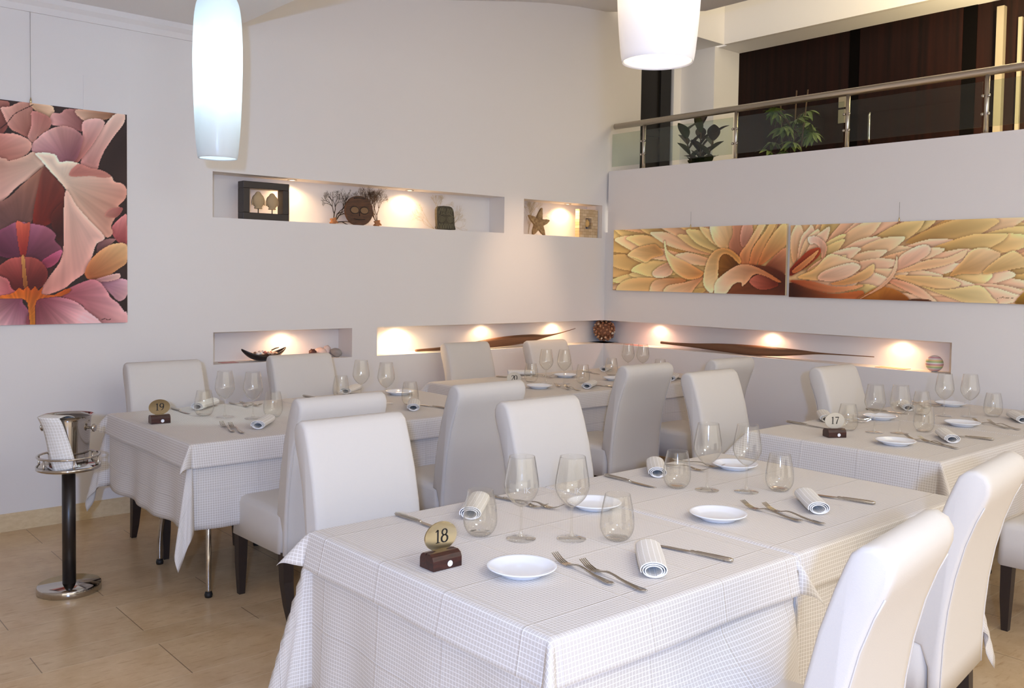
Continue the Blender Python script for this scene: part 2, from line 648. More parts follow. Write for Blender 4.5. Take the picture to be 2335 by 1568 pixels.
for i, (a, b) in enumerate(((-1.30, -1.19), (-2.40, -2.28))):
    struct(box('trim_%d' % (4 + i), (2.19, 2.205), (a, b), (2.25, 4.0), mat('groove_black', S(6, 4, 4), 0.8, spec=0.05)))
dh = bpy.data.objects['door_2']
tube('door_handle', [(2.185, -1.45, 3.15), (2.14, -1.45, 3.16), (2.13, -1.45, 3.13), (2.13, -1.45, 2.90), (2.14, -1.45, 2.87), (2.185, -1.45, 2.88)], 0.013, CHROME, dh)
PAPER = mat('notice_paper', S(140, 132, 116), 0.7)
for lab, z0, z1 in (('upper pale notice sheet on the dark upstairs wood wall', 3.255, 3.40), ('lower pale notice sheet on the dark upstairs wood wall', 3.10, 3.235)):
    tag(box('notice_sheet', (2.194, 2.1995), (-1.175, -1.085), (z0, z1), PAPER), lab, 'notice')
ALU = mat('pale_metal_post', S(150, 138, 120), 0.4, 0.3)
tag(box('door_post', (2.10, 2.16), (-2.66, -2.60), (2.25, 3.92), ALU), 'thick pale upright post by the upstairs wood wall at right', 'post')
tag(box('door_post', (2.12, 2.15), (-2.80, -2.77), (2.25, 3.80), ALU), 'thin pale upright post right of the thick one upstairs', 'post')

# ------------------------------------------------------------------ tables, cloths
TOP = 0.742                       # underside of the cloths


def make_table(x0, x1, y0, y1, label, lx=0.0, ly=0.0):
    t = thing('dining_table', ((x0 + x1) / 2, (y0 + y1) / 2, 0), label, 'table', 'cloth covered dining tables')
    hx, hy = (x1 - x0) / 2 - 0.006, (y1 - y0) / 2 - 0.006
    box('tabletop', (-hx, hx), (-hy, hy), (TOP - 0.030, TOP), DARKW, t, 0.006)
    tube('column', [(lx, ly, 0.44), (lx, ly, TOP - 0.03)], 0.05, CHROME, t, 20)
    fx, fy = 0.27, 0.315
    for sx in (-1, 1):
        for sy in (-1, 1):
            p = spline([(lx + 0.03 * sx, ly + 0.03 * sy, 0.66), (lx + 0.14 * sx, ly + 0.14 * sy, 0.58), (lx + 0.235 * sx, ly + 0.245 * sy, 0.42), (lx + 0.266 * sx, ly + 0.305 * sy, 0.2), (lx + fx * sx, ly + fy * sy, 0.015)], 6)
            l = tube('leg', p, 0.0125, CHROME, t, 12)
            lathe('rubber_foot', [(0.017, 0.0), (0.019, 0.012), (0.015, 0.026)], RUBBER, l, 14, loc=(lx + fx * sx, ly + fy * sy, 0))
    return t


def make_cloth(name, x0, x1, y0, y1, z, drop, label, cat, group, tilt=1.0, fan=0.45, wave=0.0, seed=0, corners=None, push=None, seamx=None, hem_tilt=0.0):
    """a square cloth laid over a table: every point keeps its place in the weave (u, v)."""
    rnd = random.Random(seed)
    ph = [rnd.uniform(0, 6.28) for _ in range(8)]
    r = 0.010
    L, W = x1 - x0, y1 - y0
    corners = corners or {}

    def axis(length):
        a = [-drop + drop * (i / 14) for i in range(14)]
        a += [0.0, 0.004, 0.010]
        n = 26
        a += [0.03 + (length - 0.06) * i / n for i in range(n + 1)]
        a += [length - 0.010, length - 0.004, length]
        a += [length + drop * (i / 14) for i in range(1, 15)]
        return a
    us, vs = axis(L), axis(W)

    def hang(a):
        q = r * PI / 2
        if a < q:
            return r * math.sin(a / r), r * (1 - math.cos(a / r))
        return r, r + (a - q)
    V, UV, F = [], [], []
    for u in us:
        for v in vs:
            a = -u if u < 0 else (u - L if u > L else 0.0)
            b = -v if v < 0 else (v - W if v > W else 0.0)
            sx = -1 if u < 0 else 1
            sy = -1 if v < 0 else 1
            cx, cy = min(max(u, 0), L), min(max(v, 0), W)
            px, py, pz = x0 + r + cx * (L - 2 * r) / L, y0 + r + cy * (W - 2 * r) / W, z
            if a > 0 and b > 0:
                mode = corners.get((sx, sy), 'flap')
                rho = math.hypot(a, b)
                phi = math.degrees(math.atan2(b, a))
                psi = min(phi, 90 - phi)
                k = tilt
                f = fan
                mid = 45.0
                if mode == 'front':
                    mid = 80.0
                    k *= 0.8
                elif mode == 'tuck':
                    k *= 0.06
                ti = math.radians(45 * k) * (math.sin(math.radians(psi * 2)) ** (0.55 if wave else 0.9))
                az = math.radians(mid + (phi - 45) * f)
                # the two ends of the fan stay on the sides of the table
                e = abs(phi - 45) / 45
                hz = rho * math.sin(ti)
                if wave:
                    hz += rho * 0.035 * math.sin(math.radians(phi * 12)) * (1 - e ** 2)
                o1, d1 = hang(rho * math.cos(ti))
                ox = r * math.cos(math.radians(phi)) if o1 >= r else o1 * math.cos(math.radians(phi))
                oy = r * math.sin(math.radians(phi)) if o1 >= r else o1 * math.sin(math.radians(phi))
                px += sx * (ox + hz * math.cos(az))
                py += sy * (oy + hz * math.sin(az))
                pz -= d1
            elif a > 0 or b > 0:
                q = a if a > 0 else b
                o1, d1 = hang(q)
                t = v if a > 0 else u
                ln = W if a > 0 else L
                wv = 0.0
                if wave:
                    wv = wave * (q / drop) ** 1.3 * (0.9 + math.sin(t * 11 + ph[0] + (2 if a > 0 else 0) + sx + 2 * sy) * 0.55 + 0.35 * math.sin(t * 23 + ph[1]))
                    wv *= min(1, min(t, ln - t) / 0.12) if 0 < t < ln else 0
                else:
                    wv = 0.004 * (q / drop) * (1 + math.sin(t * 9 + ph[2]))
                    wv += hem_tilt * (q / drop)
                if push and ((push[0] == 'y-' and b > 0 and sy < 0)):
                    g = math.exp(-((t - push[1]) / push[2]) ** 2)
                    s = max(0.0, (q - push[4])) / (drop - push[4])
                    wv += push[3] * g * s ** 0.8
                    d1 -= 0.42 * g * max(0.0, q - push[4]) * s
                    wv += 0.012 * g * math.sin(s * 9 + t * 6)
                if a > 0:
                    px += sx * (o1 + wv)
                else:
                    py += sy * (o1 + wv)
                pz -= d1
            V.append((px, py, pz))
            UV.append((u, v))
    nv = len(vs)
    for i in range(len(us) - 1):
        for j in range(nv - 1):
            F.append((i * nv + j, (i + 1) * nv + j, (i + 1) * nv + j + 1, i * nv + j + 1))
    o = mk(name, V, F, CLOTH, None, True, UV)
    s = o.modifiers.new('thickness', 'SOLIDIFY')
    s.thickness = 0.0014
    s.offset = 0
    return tag(o, label, cat, group)


TABLES = {
    '18a': (-4.940, -3.972, -4.490, -3.425), '18b': (-3.960, -2.880, -4.490, -3.425),
    '19a': (-4.690, -3.716, -1.850, -0.710), '19b': (-3.704, -2.720, -1.850, -0.710),
    '17a': (-2.275, -1.250, -4.155, -3.165), '17b': (-1.238, -0.215, -4.155, -3.165),
    '20a': (-2.380, -1.350, -1.570, -0.500), '20b': (-1.338, -0.310, -1.570, -0.500),
}
TN = {
    '18a': 'the front table with number 18', '18b': 'the table adjoining number 18',
    '19a': 'the left table with number 19', '19b': 'the table adjoining number 19',
    '17a': 'the right table with number 17', '17b': 'the table beyond number 17',
    '20a': 'the corner table with number 20', '20b': 'the corner table adjoining number 20',
}
for i, (k, (x0, x1, y0, y1)) in enumerate(TABLES.items()):
    left = k.endswith('a')
    inner = {((1 if left else -1), 1): 'tuck', ((1 if left else -1), -1): 'tuck'}
    top_in = dict(inner)
    push = None
    ud = 0.40
    if k == '18a':
        top_in[(1, -1)] = 'front'
        push = ('y-', 0.66, 0.26, 0.20, 0.13)
        ud = 0.50
    if k == '18b':
        ud = 0.46
    make_table(x0, x1, y0, y1, 'cloth draped dining table, ' + TN[k], {'19a': -0.10, '19b': -0.20, '20a': 0.03, '20b': -0.235, '17b': -0.25}.get(k, 0.0), -0.18 if k[:2] == '19' else 0.0)
    make_cloth('undercloth', x0, x1, y0, y1, TOP + 0.0025, ud, 'long beige checked undercloth hanging low on ' + TN[k], 'tablecloth', 'long checked undercloths',
               tilt=0.30, fan=0.9, wave=0.022, seed=i, corners=inner, push=push)
    make_cloth('topper_cloth', x0 - 0.003, x1 + 0.003, y0 - 0.003, y1 + 0.003, TOP + 0.0055, 0.112 if k != '17a' else 0.15,
               'short checked topper cloth laid square over ' + TN[k], 'tablecloth', 'short checked topper cloths', tilt=0.95, fan=0.5, seed=i + 20, corners=top_in, hem_tilt=0.018)
TZ = TOP + 0.0068                 # the laid surface

# ------------------------------------------------------------------ chairs


def make_chair():
    t = thing('dining_chair', (0, 0, 0), '', 'chair', 'fabric covered high back dining chairs')
    W = 0.226
    # seat with its skirt
    bm = bmesh.new()
    secs = [(0.300, 0.006), (0.40, 0.0), (0.455, 0.0), (0.478, -0.010), (0.487, -0.035), (0.489, -0.10)]
    rings = []
    for z, g in secs:
        x, y0, y1 = W + g, -0.235 - g * 0.3, 0.265 + g
        rr = 0.035
        pts = []
        for cx, cy, a0 in ((x - rr, y1 - rr, 0), (-x + rr, y1 - rr, 90), (-x + rr, y0 + rr, 180), (x - rr, y0 + rr, 270)):
            for q in range(6):
                a = math.radians(a0 + 18 * q)
                pts.append((cx + rr * math.cos(a), cy + rr * math.sin(a), z + (0.006 * math.sin(cx * 30 + q) if z < 0.31 else 0)))
        rings.append([bm.verts.new(p) for p in pts])
    for a, b in zip(rings, rings[1:]):
        n = len(a)
        for q in range(n):
            bm.faces.new((a[q], a[(q + 1) % n], b[(q + 1) % n], b[q]))
    bm.faces.new(rings[-1])
    bm.faces.new(list(reversed(rings[0])))
    from_bm('seat', bm, CHAIRF, t, True)
    # backrest: side profile with a rolled top
    P = [(-0.188, 0.47), (-0.196, 0.56), (-0.213, 0.68), (-0.240, 0.80), (-0.272, 0.90), (-0.291, 0.950), (-0.304, 0.980), (-0.326, 0.998), (-0.352, 1.001), (-0.376, 0.989),
         (-0.389, 0.965), (-0.388, 0.935), (-0.376, 0.900), (-0.356, 0.855), (-0.330, 0.78), (-0.306, 0.68), (-0.290, 0.58), (-0.281, 0.48), (-0.277, 0.38), (-0.276, 0.298),
         (-0.240, 0.298), (-0.238, 0.40), (-0.215, 0.462)]
    bm = bmesh.new()
    nx = 9
    xs = [-W, -W + 0.004, -W + 0.013, -W + 0.045, -0.09, 0, 0.09, W - 0.045, W - 0.013, W - 0.004, W]
    ins = [0.013, 0.004, 0.0, 0, 0, 0, 0, 0, 0.0, 0.004, 0.013]
    c = np.array(P)
    N = len(P)
    nrm = []
    for i in range(N):
        d = c[(i + 1) % N] - c[i - 1]
        n2 = np.array([-d[1], d[0]])
        nrm.append(n2 / np.linalg.norm(n2))
    area = sum(c[i][0] * c[(i + 1) % N][1] - c[(i + 1) % N][0] * c[i][1] for i in range(N))
    sgn = 1.0 if area > 0 else -1.0
    rows = []
    for x, g in zip(xs, ins):
        rows.append([bm.verts.new((x * (1 - 0.03 * max(0, (p[1] - 0.5)) / 0.5), p[0] + nrm[i][0] * g * sgn, p[1] + nrm[i][1] * g * sgn)) for i, p in enumerate(P)])
    for a, b in zip(rows, rows[1:]):
        for q in range(N):
            bm.faces.new((a[q], a[(q + 1) % N], b[(q + 1) % N], b[q]))
    bm.faces.new(rows[0])
    bm.faces.new(list(reversed(rows[-1])))
    bk = from_bm('backrest', bm, CHAIRF, t, True)
    # stitched seams along both rear edges
    for s in (-1, 1):
        pts = [(s * (W - 0.008) * (1 - 0.03 * max(0, (z - 0.5)) / 0.5), y, z) for y, z in P[12:20]]
        tube('piping', pts, 0.0022, CHAIRF, bk, 6)
    # legs
    for sx in (-1, 1):
        for nm, pts, sz in (('leg', [(0.198, 0.225, 0.31), (0.199, 0.228, 0.15), (0.198, 0.228, 0.0)], [0.024, 0.021, 0.014]),
                            ('leg', [(0.198, -0.225, 0.31), (0.198, -0.232, 0.18), (0.197, -0.252, 0.08), (0.196, -0.278, 0.0)], [0.025, 0.023, 0.019, 0.014])):
            V, F = [], []
            for (x, y, z), h in zip(pts, sz):
                for a, b in ((-1, -1), (1, -1), (1, 1), (-1, 1)):
                    V.append((sx * x + a * h, y + b * h, z))
            for i in range(len(pts) - 1):
                for q in range(4):
                    F.append((i * 4 + q, i * 4 + (q + 1) % 4, (i + 1) * 4 + (q + 1) % 4, (i + 1) * 4 + q))
            F += [(0, 1, 2, 3), tuple((len(pts) - 1) * 4 + q for q in range(4))]
            mk('leg', V, F, DARKW, t)
    return t


CHAIRS = [   # x, y, facing (+1 looks to the back wall), turn, label
    (-4.320, -0.850, -1, 0.0, 'cream covered dining chair against the back wall behind the number 19 stand'),
    (-3.428, -0.845, -1, 0.0, 'cream covered dining chair at the back wall beside the dark boat-shaped bowl'),
    (-1.830, -0.565, -1, 0.0, 'cream covered dining chair against the back wall under the middle of the long pod'),
    (-1.095, -0.708, -1, 0.0, 'cream covered dining chair nearest the shell ball, below the tip of the back wall pod'),
    (-4.505, -3.285, -1, 0.0, 'large white covered chair facing the viewer at the far left of the number 18 table'),
    (-4.235, -2.050, 1, 0.0, 'white covered chair at the number 19 table, half hidden behind the large white chair'),
    (-3.390, -2.050, 1, 0.0, 'white covered chair seen from behind in the middle, at the table adjoining number 19'),
    (-3.582, -3.320, -1, 0.0, 'white covered chair facing the viewer just behind the pair of nearest wine glasses'),
    (-1.965, -1.860, 1, 0.0, 'tall cream chair seen from behind in front of the far corner tables'),
    (-1.140, -1.900, 1, 0.0, 'cream chair seen from behind, mostly hidden, at the right end of the corner tables'),
    (-1.950, -3.020, -1, 0.0, 'cream covered chair facing the viewer at the far left of the number 17 table'),
    (-1.015, -3.270, -1, 0.0, 'cream covered chair behind the right tables, below the right wall pod tip'),
    (-4.385, -4.640, 1, 0.14, 'white covered chair in the right foreground cut off by the bottom of the picture'),
    (-3.440, -4.460, 1, 0.13, 'tall white covered chair second from the bottom on the right side'),
    (-1.820, -4.580, 1, 0.0, 'cream covered chair at the right picture edge showing one dark front leg'),
]
ch0 = make_chair()
for i, (x, y, f, tw, lab) in enumerate(CHAIRS):
    c = ch0 if i == 0 else dup(ch0)
    c.location = (x, y, 0)
    c.rotation_euler = (0, 0, (0 if f > 0 else PI) + tw)
    c['label'] = lab

# ------------------------------------------------------------------ tableware
SETTINGS = {'18a': {'wine': [(-4.491, -3.887), (-4.371, -3.981)],
         'tumbler': [(-4.561, -3.779), (-4.269, -4.072)],
         'plate': [(-4.7, -4.126, 'near'), (-4.05, -3.767, 'far')],
         'fork': [((-4.548, -4.061), (-4.585, -4.362), 'near'), ((-4.53, -4.156), (-4.559, -4.448), 'near'), ((-4.205, -3.692), (-4.228, -3.443), 'far'),
                  ((-4.17, -3.734), (-4.218, -3.491), 'far')],
         'knife': [((-4.221, -4.202), (-4.181, -4.427), 'near'), ((-4.622, -3.73), (-4.639, -3.398), 'far')],
         'napkin': [((-4.196, -4.118), (-4.455, -4.374), 'near'), ((-4.226, -3.394), (-4.481, -3.631), 'far')]},
 '18b': {'wine': [(-3.527, -3.846), (-3.432, -3.953)],
         'tumbler': [(-3.583, -3.749), (-3.314, -4.017)],
         'plate': [(-3.83, -4.118, 'near'), (-3.116, -3.678, 'far')],
         'fork': [((-3.622, -4.045), (-3.655, -4.329), 'near'), ((-3.591, -4.108), (-3.628, -4.396), 'near'), ((-3.269, -3.669), (-3.304, -3.471), 'far'),
                  ((-3.175, -3.666), (-3.192, -3.475), 'far')],
         'knife': [((-3.276, -4.159), (-3.234, -4.353), 'near'), ((-3.661, -3.743), (-3.664, -3.421), 'far')],
         'napkin': [((-3.272, -4.067), (-3.515, -4.299), 'near'), ((-3.24, -3.346), (-3.517, -3.602), 'far')]},
 '19a': {'wine': [(-4.239, -1.191), (-4.138, -1.32)],
         'tumbler': [(-4.31, -1.084), (-4.031, -1.34)],
         'plate': [],
         'fork': [((-4.349, -1.348), (-4.415, -1.723), 'near'), ((-4.327, -1.399), (-4.394, -1.784), 'near'), ((-3.984, -0.971), (-4.005, -0.737), 'far'),
                  ((-3.924, -0.971), (-3.939, -0.737), 'far')],
         'knife': [((-4.027, -1.491), (-4.04, -1.825), 'near'), ((-4.356, -1.032), (-4.356, -0.687), 'far')],
         'napkin': [((-4.042, -1.389), (-4.27, -1.657), 'near'), ((-4.051, -0.681), (-4.264, -0.878), 'far')]},
 '19b': {'wine': [(-3.296, -1.045), (-3.255, -1.263)],
         'tumbler': [(-3.335, -0.869), (-3.158, -1.377)],
         'plate': [(-2.948, -0.955, 'far')],
         'fork': [],
         'knife': [((-3.121, -1.471), (-3.085, -1.671), 'near'), ((-3.48, -0.892), (-3.508, -0.698), 'far')],
         'napkin': [((-2.997, -1.204), (-3.293, -1.608), 'near'), ((-3.029, -0.595), (-3.234, -0.757), 'far')]},
 '20a': {'wine': [(-1.726, -1.049), (-1.634, -1.143)],
         'tumbler': [(-1.762, -0.926), (-1.498, -1.202)],
         'plate': [(-1.965, -1.232, 'near'), (-1.319, -0.835, 'far')],
         'fork': [((-1.742, -1.103), (-1.888, -1.49), 'near'), ((-1.728, -1.176), (-1.859, -1.567), 'near'), ((-1.397, -0.784), (-1.456, -0.671), 'far'),
                  ((-1.438, -0.865), (-1.475, -0.732), 'far')],
         'knife': [((-1.51, -1.387), (-1.509, -1.573), 'near'), ((-1.671, -0.746), (-1.773, -0.535), 'far')],
         'napkin': [((-1.335, -1.212), (-1.719, -1.459), 'near'), ((-1.492, -0.572), (-1.615, -0.492), 'far')]},
 '20b': {'wine': [(-0.755, -0.981), (-0.704, -1.092)],
         'tumbler': [(-0.918, -0.951), (-0.659, -1.235)],
         'plate': [(-1.148, -1.2, 'near')],
         'fork': [],
         'knife': [((-0.975, -0.913), (-0.894, -0.568), 'far'), ((-0.666, -1.378), (-0.669, -1.484), 'near')],
         'napkin': [((-0.526, -0.594), (-0.771, -0.731), 'far'), ((-0.451, -1.258), (-0.828, -1.483), 'near')]},
 '17a': {'wine': [(-1.772, -3.592), (-1.689, -3.686)],
         'tumbler': [(-1.823, -3.472), (-1.528, -3.738)],
         'plate': [(-2.017, -3.826, 'near'), (-1.312, -3.387, 'far')],
         'fork': [((-1.803, -3.746), (-1.878, -4.028), 'near'), ((-1.782, -3.792), (-1.914, -4.096), 'near'), ((-1.393, -3.387), (-1.522, -3.216), 'far'),
                  ((-1.494, -3.427), (-1.585, -3.268), 'far')],
         'knife': [((-1.539, -3.924), (-1.511, -4.083), 'near'), ((-1.874, -3.401), (-1.865, -3.122), 'far')],
         'napkin': [((-1.471, -3.779), (-1.761, -3.987), 'near'), ((-1.438, -3.096), (-1.682, -3.273), 'far')]},
 '17b': {'wine': [(-0.878, -3.558), (-0.786, -3.664)],
         'tumbler': [(-0.937, -3.453), (-0.648, -3.742)],
         'plate': [(-1.158, -3.78, 'near'), (-0.398, -3.389, 'far')],
         'fork': [((-0.949, -3.726), (-1.069, -4.004), 'near'), ((-0.904, -3.778), (-1.078, -4.066), 'near'), ((-0.528, -3.391), (-0.44, -3.163), 'far'),
                  ((-0.659, -3.39), (-0.573, -3.169), 'far')],
         'knife': [((-1.002, -3.407), (-1.026, -3.152), 'far')],
         'napkin': [((-0.53, -3.786), (-0.785, -3.959), 'near'), ((-0.659, -3.205), (-0.857, -3.338), 'far')]}}
STANDS = {'18': (-4.886, -3.978), '19': (-4.615, -1.208), '17': (-2.094, -3.563), '20': (-1.972, -0.916)}



def arc(pts, n=6):
    return [(p[0], p[1]) for p in spline([(a, b, 0) for a, b in pts], n)]


def shell(outer, th=0.0011):
    """closed wall from an outer profile going bottom to top."""
    inner = [(max(r - th, 0.0005), z + (th if i == 0 else 0)) for i, (r, z) in enumerate(outer)]
    return outer + list(reversed(inner))


def etched_letter(R, zc, parent):
    """a small frosted letter on the bowl."""
    m = mat('etched_frost', S(226, 226, 226), 0.8, Alpha=0.35)
    V, F = [], []
    h, wd = 0.016, 0.0022
    segs = [((-0.010, -h / 2), (-0.010, h / 2)), ((-0.004, -h / 2), (-0.004, h / 2)), ((-0.003, 0.0), (0.008, h / 2)), ((-0.003, 0.0), (0.008, -h / 2))]
    for (a, b), (c, d) in segs:
        n = Vector((-(d - b), c - a)).normalized() * wd / 2
        q = [(a + n.x, b + n.y), (c + n.x, d + n.y), (c - n.x, d - n.y), (a - n.x, b - n.y)]
        i = len(V)
        for x, z in q:
            t = x / R
            V.append((R * math.sin(t), -R * math.cos(t), zc + z))
        F.append((i, i + 1, i + 2, i + 3))
    return mk('etched_mark', V, F, m, parent)


def make_wine():
    t = thing('wine_glass', (0, 0, 0), '', 'glass', 'stemmed wine glasses')
    bowl = arc([(0.005, 0.097), (0.020, 0.105), (0.040, 0.126), (0.0515, 0.152), (0.0510, 0.175), (0.0455, 0.210), (0.0385, 0.250)])
    b = lathe('bowl', shell(bowl), GLASS, t, 40)
    lathe('stem', arc([(0.0105, 0.008), (0.0058, 0.018), (0.0040, 0.034), (0.0037, 0.070), (0.0048, 0.092), (0.0060, 0.098)], 4), THICKG, t, 16)
    lathe('foot', [(0.0445, 0.0), (0.0450, 0.0013), (0.0440, 0.0024), (0.030, 0.0040), (0.016, 0.0062), (0.0105, 0.008)], THICKG, t, 40)
    return t, b


def make_tumbler():
    t = thing('tumbler', (0, 0, 0), '', 'glass', 'stemless tumblers')
    b = arc([(0.026, 0.0), (0.038, 0.008), (0.0485, 0.026), (0.0520, 0.048), (0.0490, 0.085), (0.0440, 0.112), (0.0385, 0.138)])
    lathe('bowl', shell(b, 0.0014), GLASS, t, 40)
    lathe('base', [(0.0255, 0.0008), (0.033, 0.006), (0.0335, 0.0085), (0.020, 0.0075)], THICKG, t, 32)
    return t


def make_plate():
    t = lathe('side_plate', [(0.0, 0.004), (0.052, 0.004), (0.054, 0.0), (0.058, 0.0), (0.060, 0.005), (0.084, 0.0150), (0.0925, 0.0200), (0.0935, 0.0218), (0.0925, 0.0232), (0.086, 0.0205),
                             (0.066, 0.0105), (0.052, 0.0078), (0.0, 0.0075)], PORC, None, 56)
    return tag(t, '', 'plate', 'small white side plates')


def ribbon(name, path, m, parent=None, th=0.002, loc=None):
    """path: (y, halfwidth, z) along the length."""
    V, F = [], []
    for y, h, z in path:
        V += [(-h, y, z), (h, y, z), (h * 0.85, y, z + th), (-h * 0.85, y, z + th)]
    for i in range(len(path) - 1):
        for q in range(4):
            F.append((i * 4 + q, i * 4 + (q + 1) % 4, (i + 1) * 4 + (q + 1) % 4, (i + 1) * 4 + q))
    F += [(0, 1, 2, 3), tuple((len(path) - 1) * 4 + q for q in range(4))]
    o = mk(name, V, F, m, parent, False, loc=loc)
    return o


def sweep_ribbon(V, F, pts, th):
    """pts: (x, y, z, halfwidth)"""
    i0 = len(V)
    for x, y, z, h in pts:
        V += [(x - h, y, z), (x + h, y, z), (x + h * 0.7, y, z + th), (x - h * 0.7, y, z + th)]
    n = len(pts)
    for i in range(n - 1):
        for q in range(4):
            F.append((i0 + i * 4 + q, i0 + i * 4 + (q + 1) % 4, i0 + (i + 1) * 4 + (q + 1) % 4, i0 + (i + 1) * 4 + q))
    F += [tuple(i0 + q for q in range(4)), tuple(i0 + (n - 1) * 4 + q for q in range(4))]


def make_fork():
    t = thing('fork', (0, 0, 0), '', 'fork', 'dinner forks')
    # y = 0 is the handle end, tines point to +y, length 0.25
    V, F = [], []
    H = spline([(0.0, 0.0, 0.006), (0.0105, 0.012, 0.0050), (0.0100, 0.030, 0.0035), (0.0055, 0.085, 0.0060), (0.0038, 0.125, 0.0115), (0.0045, 0.150, 0.0120), (0.0090, 0.170, 0.0075), (0.0120, 0.186, 0.0035)], 4)
    sweep_ribbon(V, F, [(0, p.y, p.z, max(p.x, 0.003)) for p in H], 0.0028)
    mk('handle', V, F, STEEL, t, True)
    V, F = [], []
    for k in (-1.5, -0.5, 0.5, 1.5):
        P = [(k * 0.0064, 0.184, 0.0035, 0.0026), (k * 0.0064, 0.205, 0.0028, 0.0020), (k * 0.0063, 0.228, 0.0085, 0.0017), (k * 0.0062, 0.252, 0.0205, 0.0009)]
        sweep_ribbon(V, F, P, 0.0020)
    mk('tines', V, F, STEEL, t)
    return t


def make_knife():
    t = thing('table_knife', (0, 0, 0), '', 'knife', 'table knives')
    # y = 0 handle end, blade towards +y, length 0.255
    prof = [(0.0, 0.0), (0.0065, 0.002), (0.0085, 0.010), (0.0085, 0.040), (0.0072, 0.095), (0.0066, 0.112), (0.0045, 0.118), (0.0060, 0.124), (0.0055, 0.130), (0.003, 0.134)]
    V, F = lathe_data([(max(r, 1e-4), z) for r, z in prof], 16)
    V = [(x, z, y * 0.75 + 0.0068) for x, y, z in V]
    mk('handle', V, F, STEEL, t, True)
    V, F = [], []
    sweep_ribbon(V, F, [(0, 0.130, 0.0055, 0.005), (0.001, 0.150, 0.004, 0.0092), (0.001, 0.200, 0.003, 0.0096), (-0.001, 0.235, 0.002, 0.0078), (-0.005, 0.252, 0.0015, 0.0030), (-0.0075, 0.258, 0.0013, 0.0006)], 0.0016)
    mk('blade', V, F, STEEL, t)
    return t


def make_napkin():
    # rolled oval spiral, axis along +y, length 0.215
    N, L = 84, 0.215
    V, UV, F = [], [], []
    ys = [0, 0.004, 0.05, 0.1, 0.15, 0.211, L]
    s = 0
    prev = None
    for i in range(N):
        t = i / (N - 1)
        a = -1.2 + t * 2 * PI * 2.75
        k = 1.0 - 0.46 * (1 - t)
        rx, rz = 0.0365 * k, 0.0205 * k
        x = rx * math.cos(a)
        z = 0.0222 - 0.004 * (1 - t) + rz * math.sin(a)
        if t > 0.97:
            x += 0.0
        p = (x, z)
        if prev:
            s += math.hypot(p[0] - prev[0], p[1] - prev[1])
        prev = p
        for j, y in enumerate(ys):
            V.append((x * (1 + 0.06 * math.sin(y * 14)), y, max(0.0012, z + 0.001 * math.sin(y * 30 + a))))
            UV.append((s, y))
    n = len(ys)
    for i in range(N - 1):
        for j in range(n - 1):
            F.append((i * n + j, (i + 1) * n + j, (i + 1) * n + j + 1, i * n + j + 1))
    o = mk('rolled_napkin', V, F, NAPK, None, True, UV)
    m = o.modifiers.new('thickness', 'SOLIDIFY')
    m.thickness = 0.0026
    m.offset = 0
    return tag(o, '', 'napkin', 'rolled checked napkins')


wine0, wb = make_wine()
tum0, plate0, fork0, knife0, nap0 = make_tumbler(), make_plate(), make_fork(), make_knife(), make_napkin()
USED = set()


def put(proto, key, x, y, z, rz, label):
    if key not in USED:
        USED.add(key)
        o = proto
        o.location = (x, y, z)
        o.rotation_euler = (0, 0, rz)
    else:
        o = dup(proto, (x, y, z), rz)
    o['label'] = label
    return o


EPS = 0.0006
for k, d in SETTINGS.items():
    tn = TN[k]
    for i, (x, y) in enumerate(d['wine']):
        o = put(wine0, 'w', x, y, TZ + EPS, random.uniform(-0.4, 0.4), ('left' if i == 0 else 'right') + ' stemmed wine glass of the pair on ' + tn)
    for i, (x, y) in enumerate(d['tumbler']):
        put(tum0, 't', x, y, TZ + EPS, 0, 'stemless tumbler ' + ('left' if i == 0 else 'right') + ' of the wine glasses on ' + tn)
    for x, y, side in d['plate']:
        put(plate0, 'p', x, y, TZ + EPS, 0, 'small white side plate on the %s side of %s' % (side, tn))
    cnt = {}
    for (tx, ty), (hx, hy), side in d['fork']:
        # anchored near the middle of the seen length; 0.25 m long
        dx, dy = tx - hx, ty - hy
        L = math.hypot(dx, dy)
        dx, dy = dx / L, dy / L
        px, py = (hx, hy) if side == 'near' else (tx - dx * 0.25, ty - dy * 0.25)
        if side == 'near':
            px += dx * max(0, (L - 0.26)) * 0.35
            py += dy * max(0, (L - 0.26)) * 0.35
        c = cnt.get(side, 0)
        cnt[side] = c + 1
        put(fork0, 'f', px, py, TZ + EPS + 0.0003 * c, math.atan2(dy, dx) - PI / 2, '%s fork of the two on the %s side of %s' % ('left' if c == 0 else 'right', side, tn))
    for (tx, ty), (hx, hy), side in d['knife']:
        dx, dy = tx - hx, ty - hy
        L = math.hypot(dx, dy)
        dx, dy = dx / L, dy / L
        q = max(0, L - 0.258) * 0.5
        put(knife0, 'k', hx + dx * q, hy + dy * q, TZ + EPS, math.atan2(dy, dx) - PI / 2, 'steel table knife on the %s side of %s' % (side, tn))
    for (fx, fy), (nx, ny), side in d['napkin']:
        dx, dy = fx - nx, fy - ny
        put(nap0, 'n', nx, ny, TZ + EPS, math.atan2(dy, dx) - PI / 2, 'rolled checked napkin on the %s side of %s' % (side, tn))

# etched letters on the two nearest wine glasses (one mesh of its own under each)
for o in [q for q in COL.objects if q.name.startswith('wine_glass') and 'number 18' in q['label'] and 'adjoining' not in q['label']]:
    to = math.atan2(CAM.y - o.location.y, CAM.x - o.location.x) + PI / 2 + 0.36
    e = etched_letter(0.0521, 0.158, o)
    e.rotation_euler = (0, 0, to - o.rotation_euler.z)

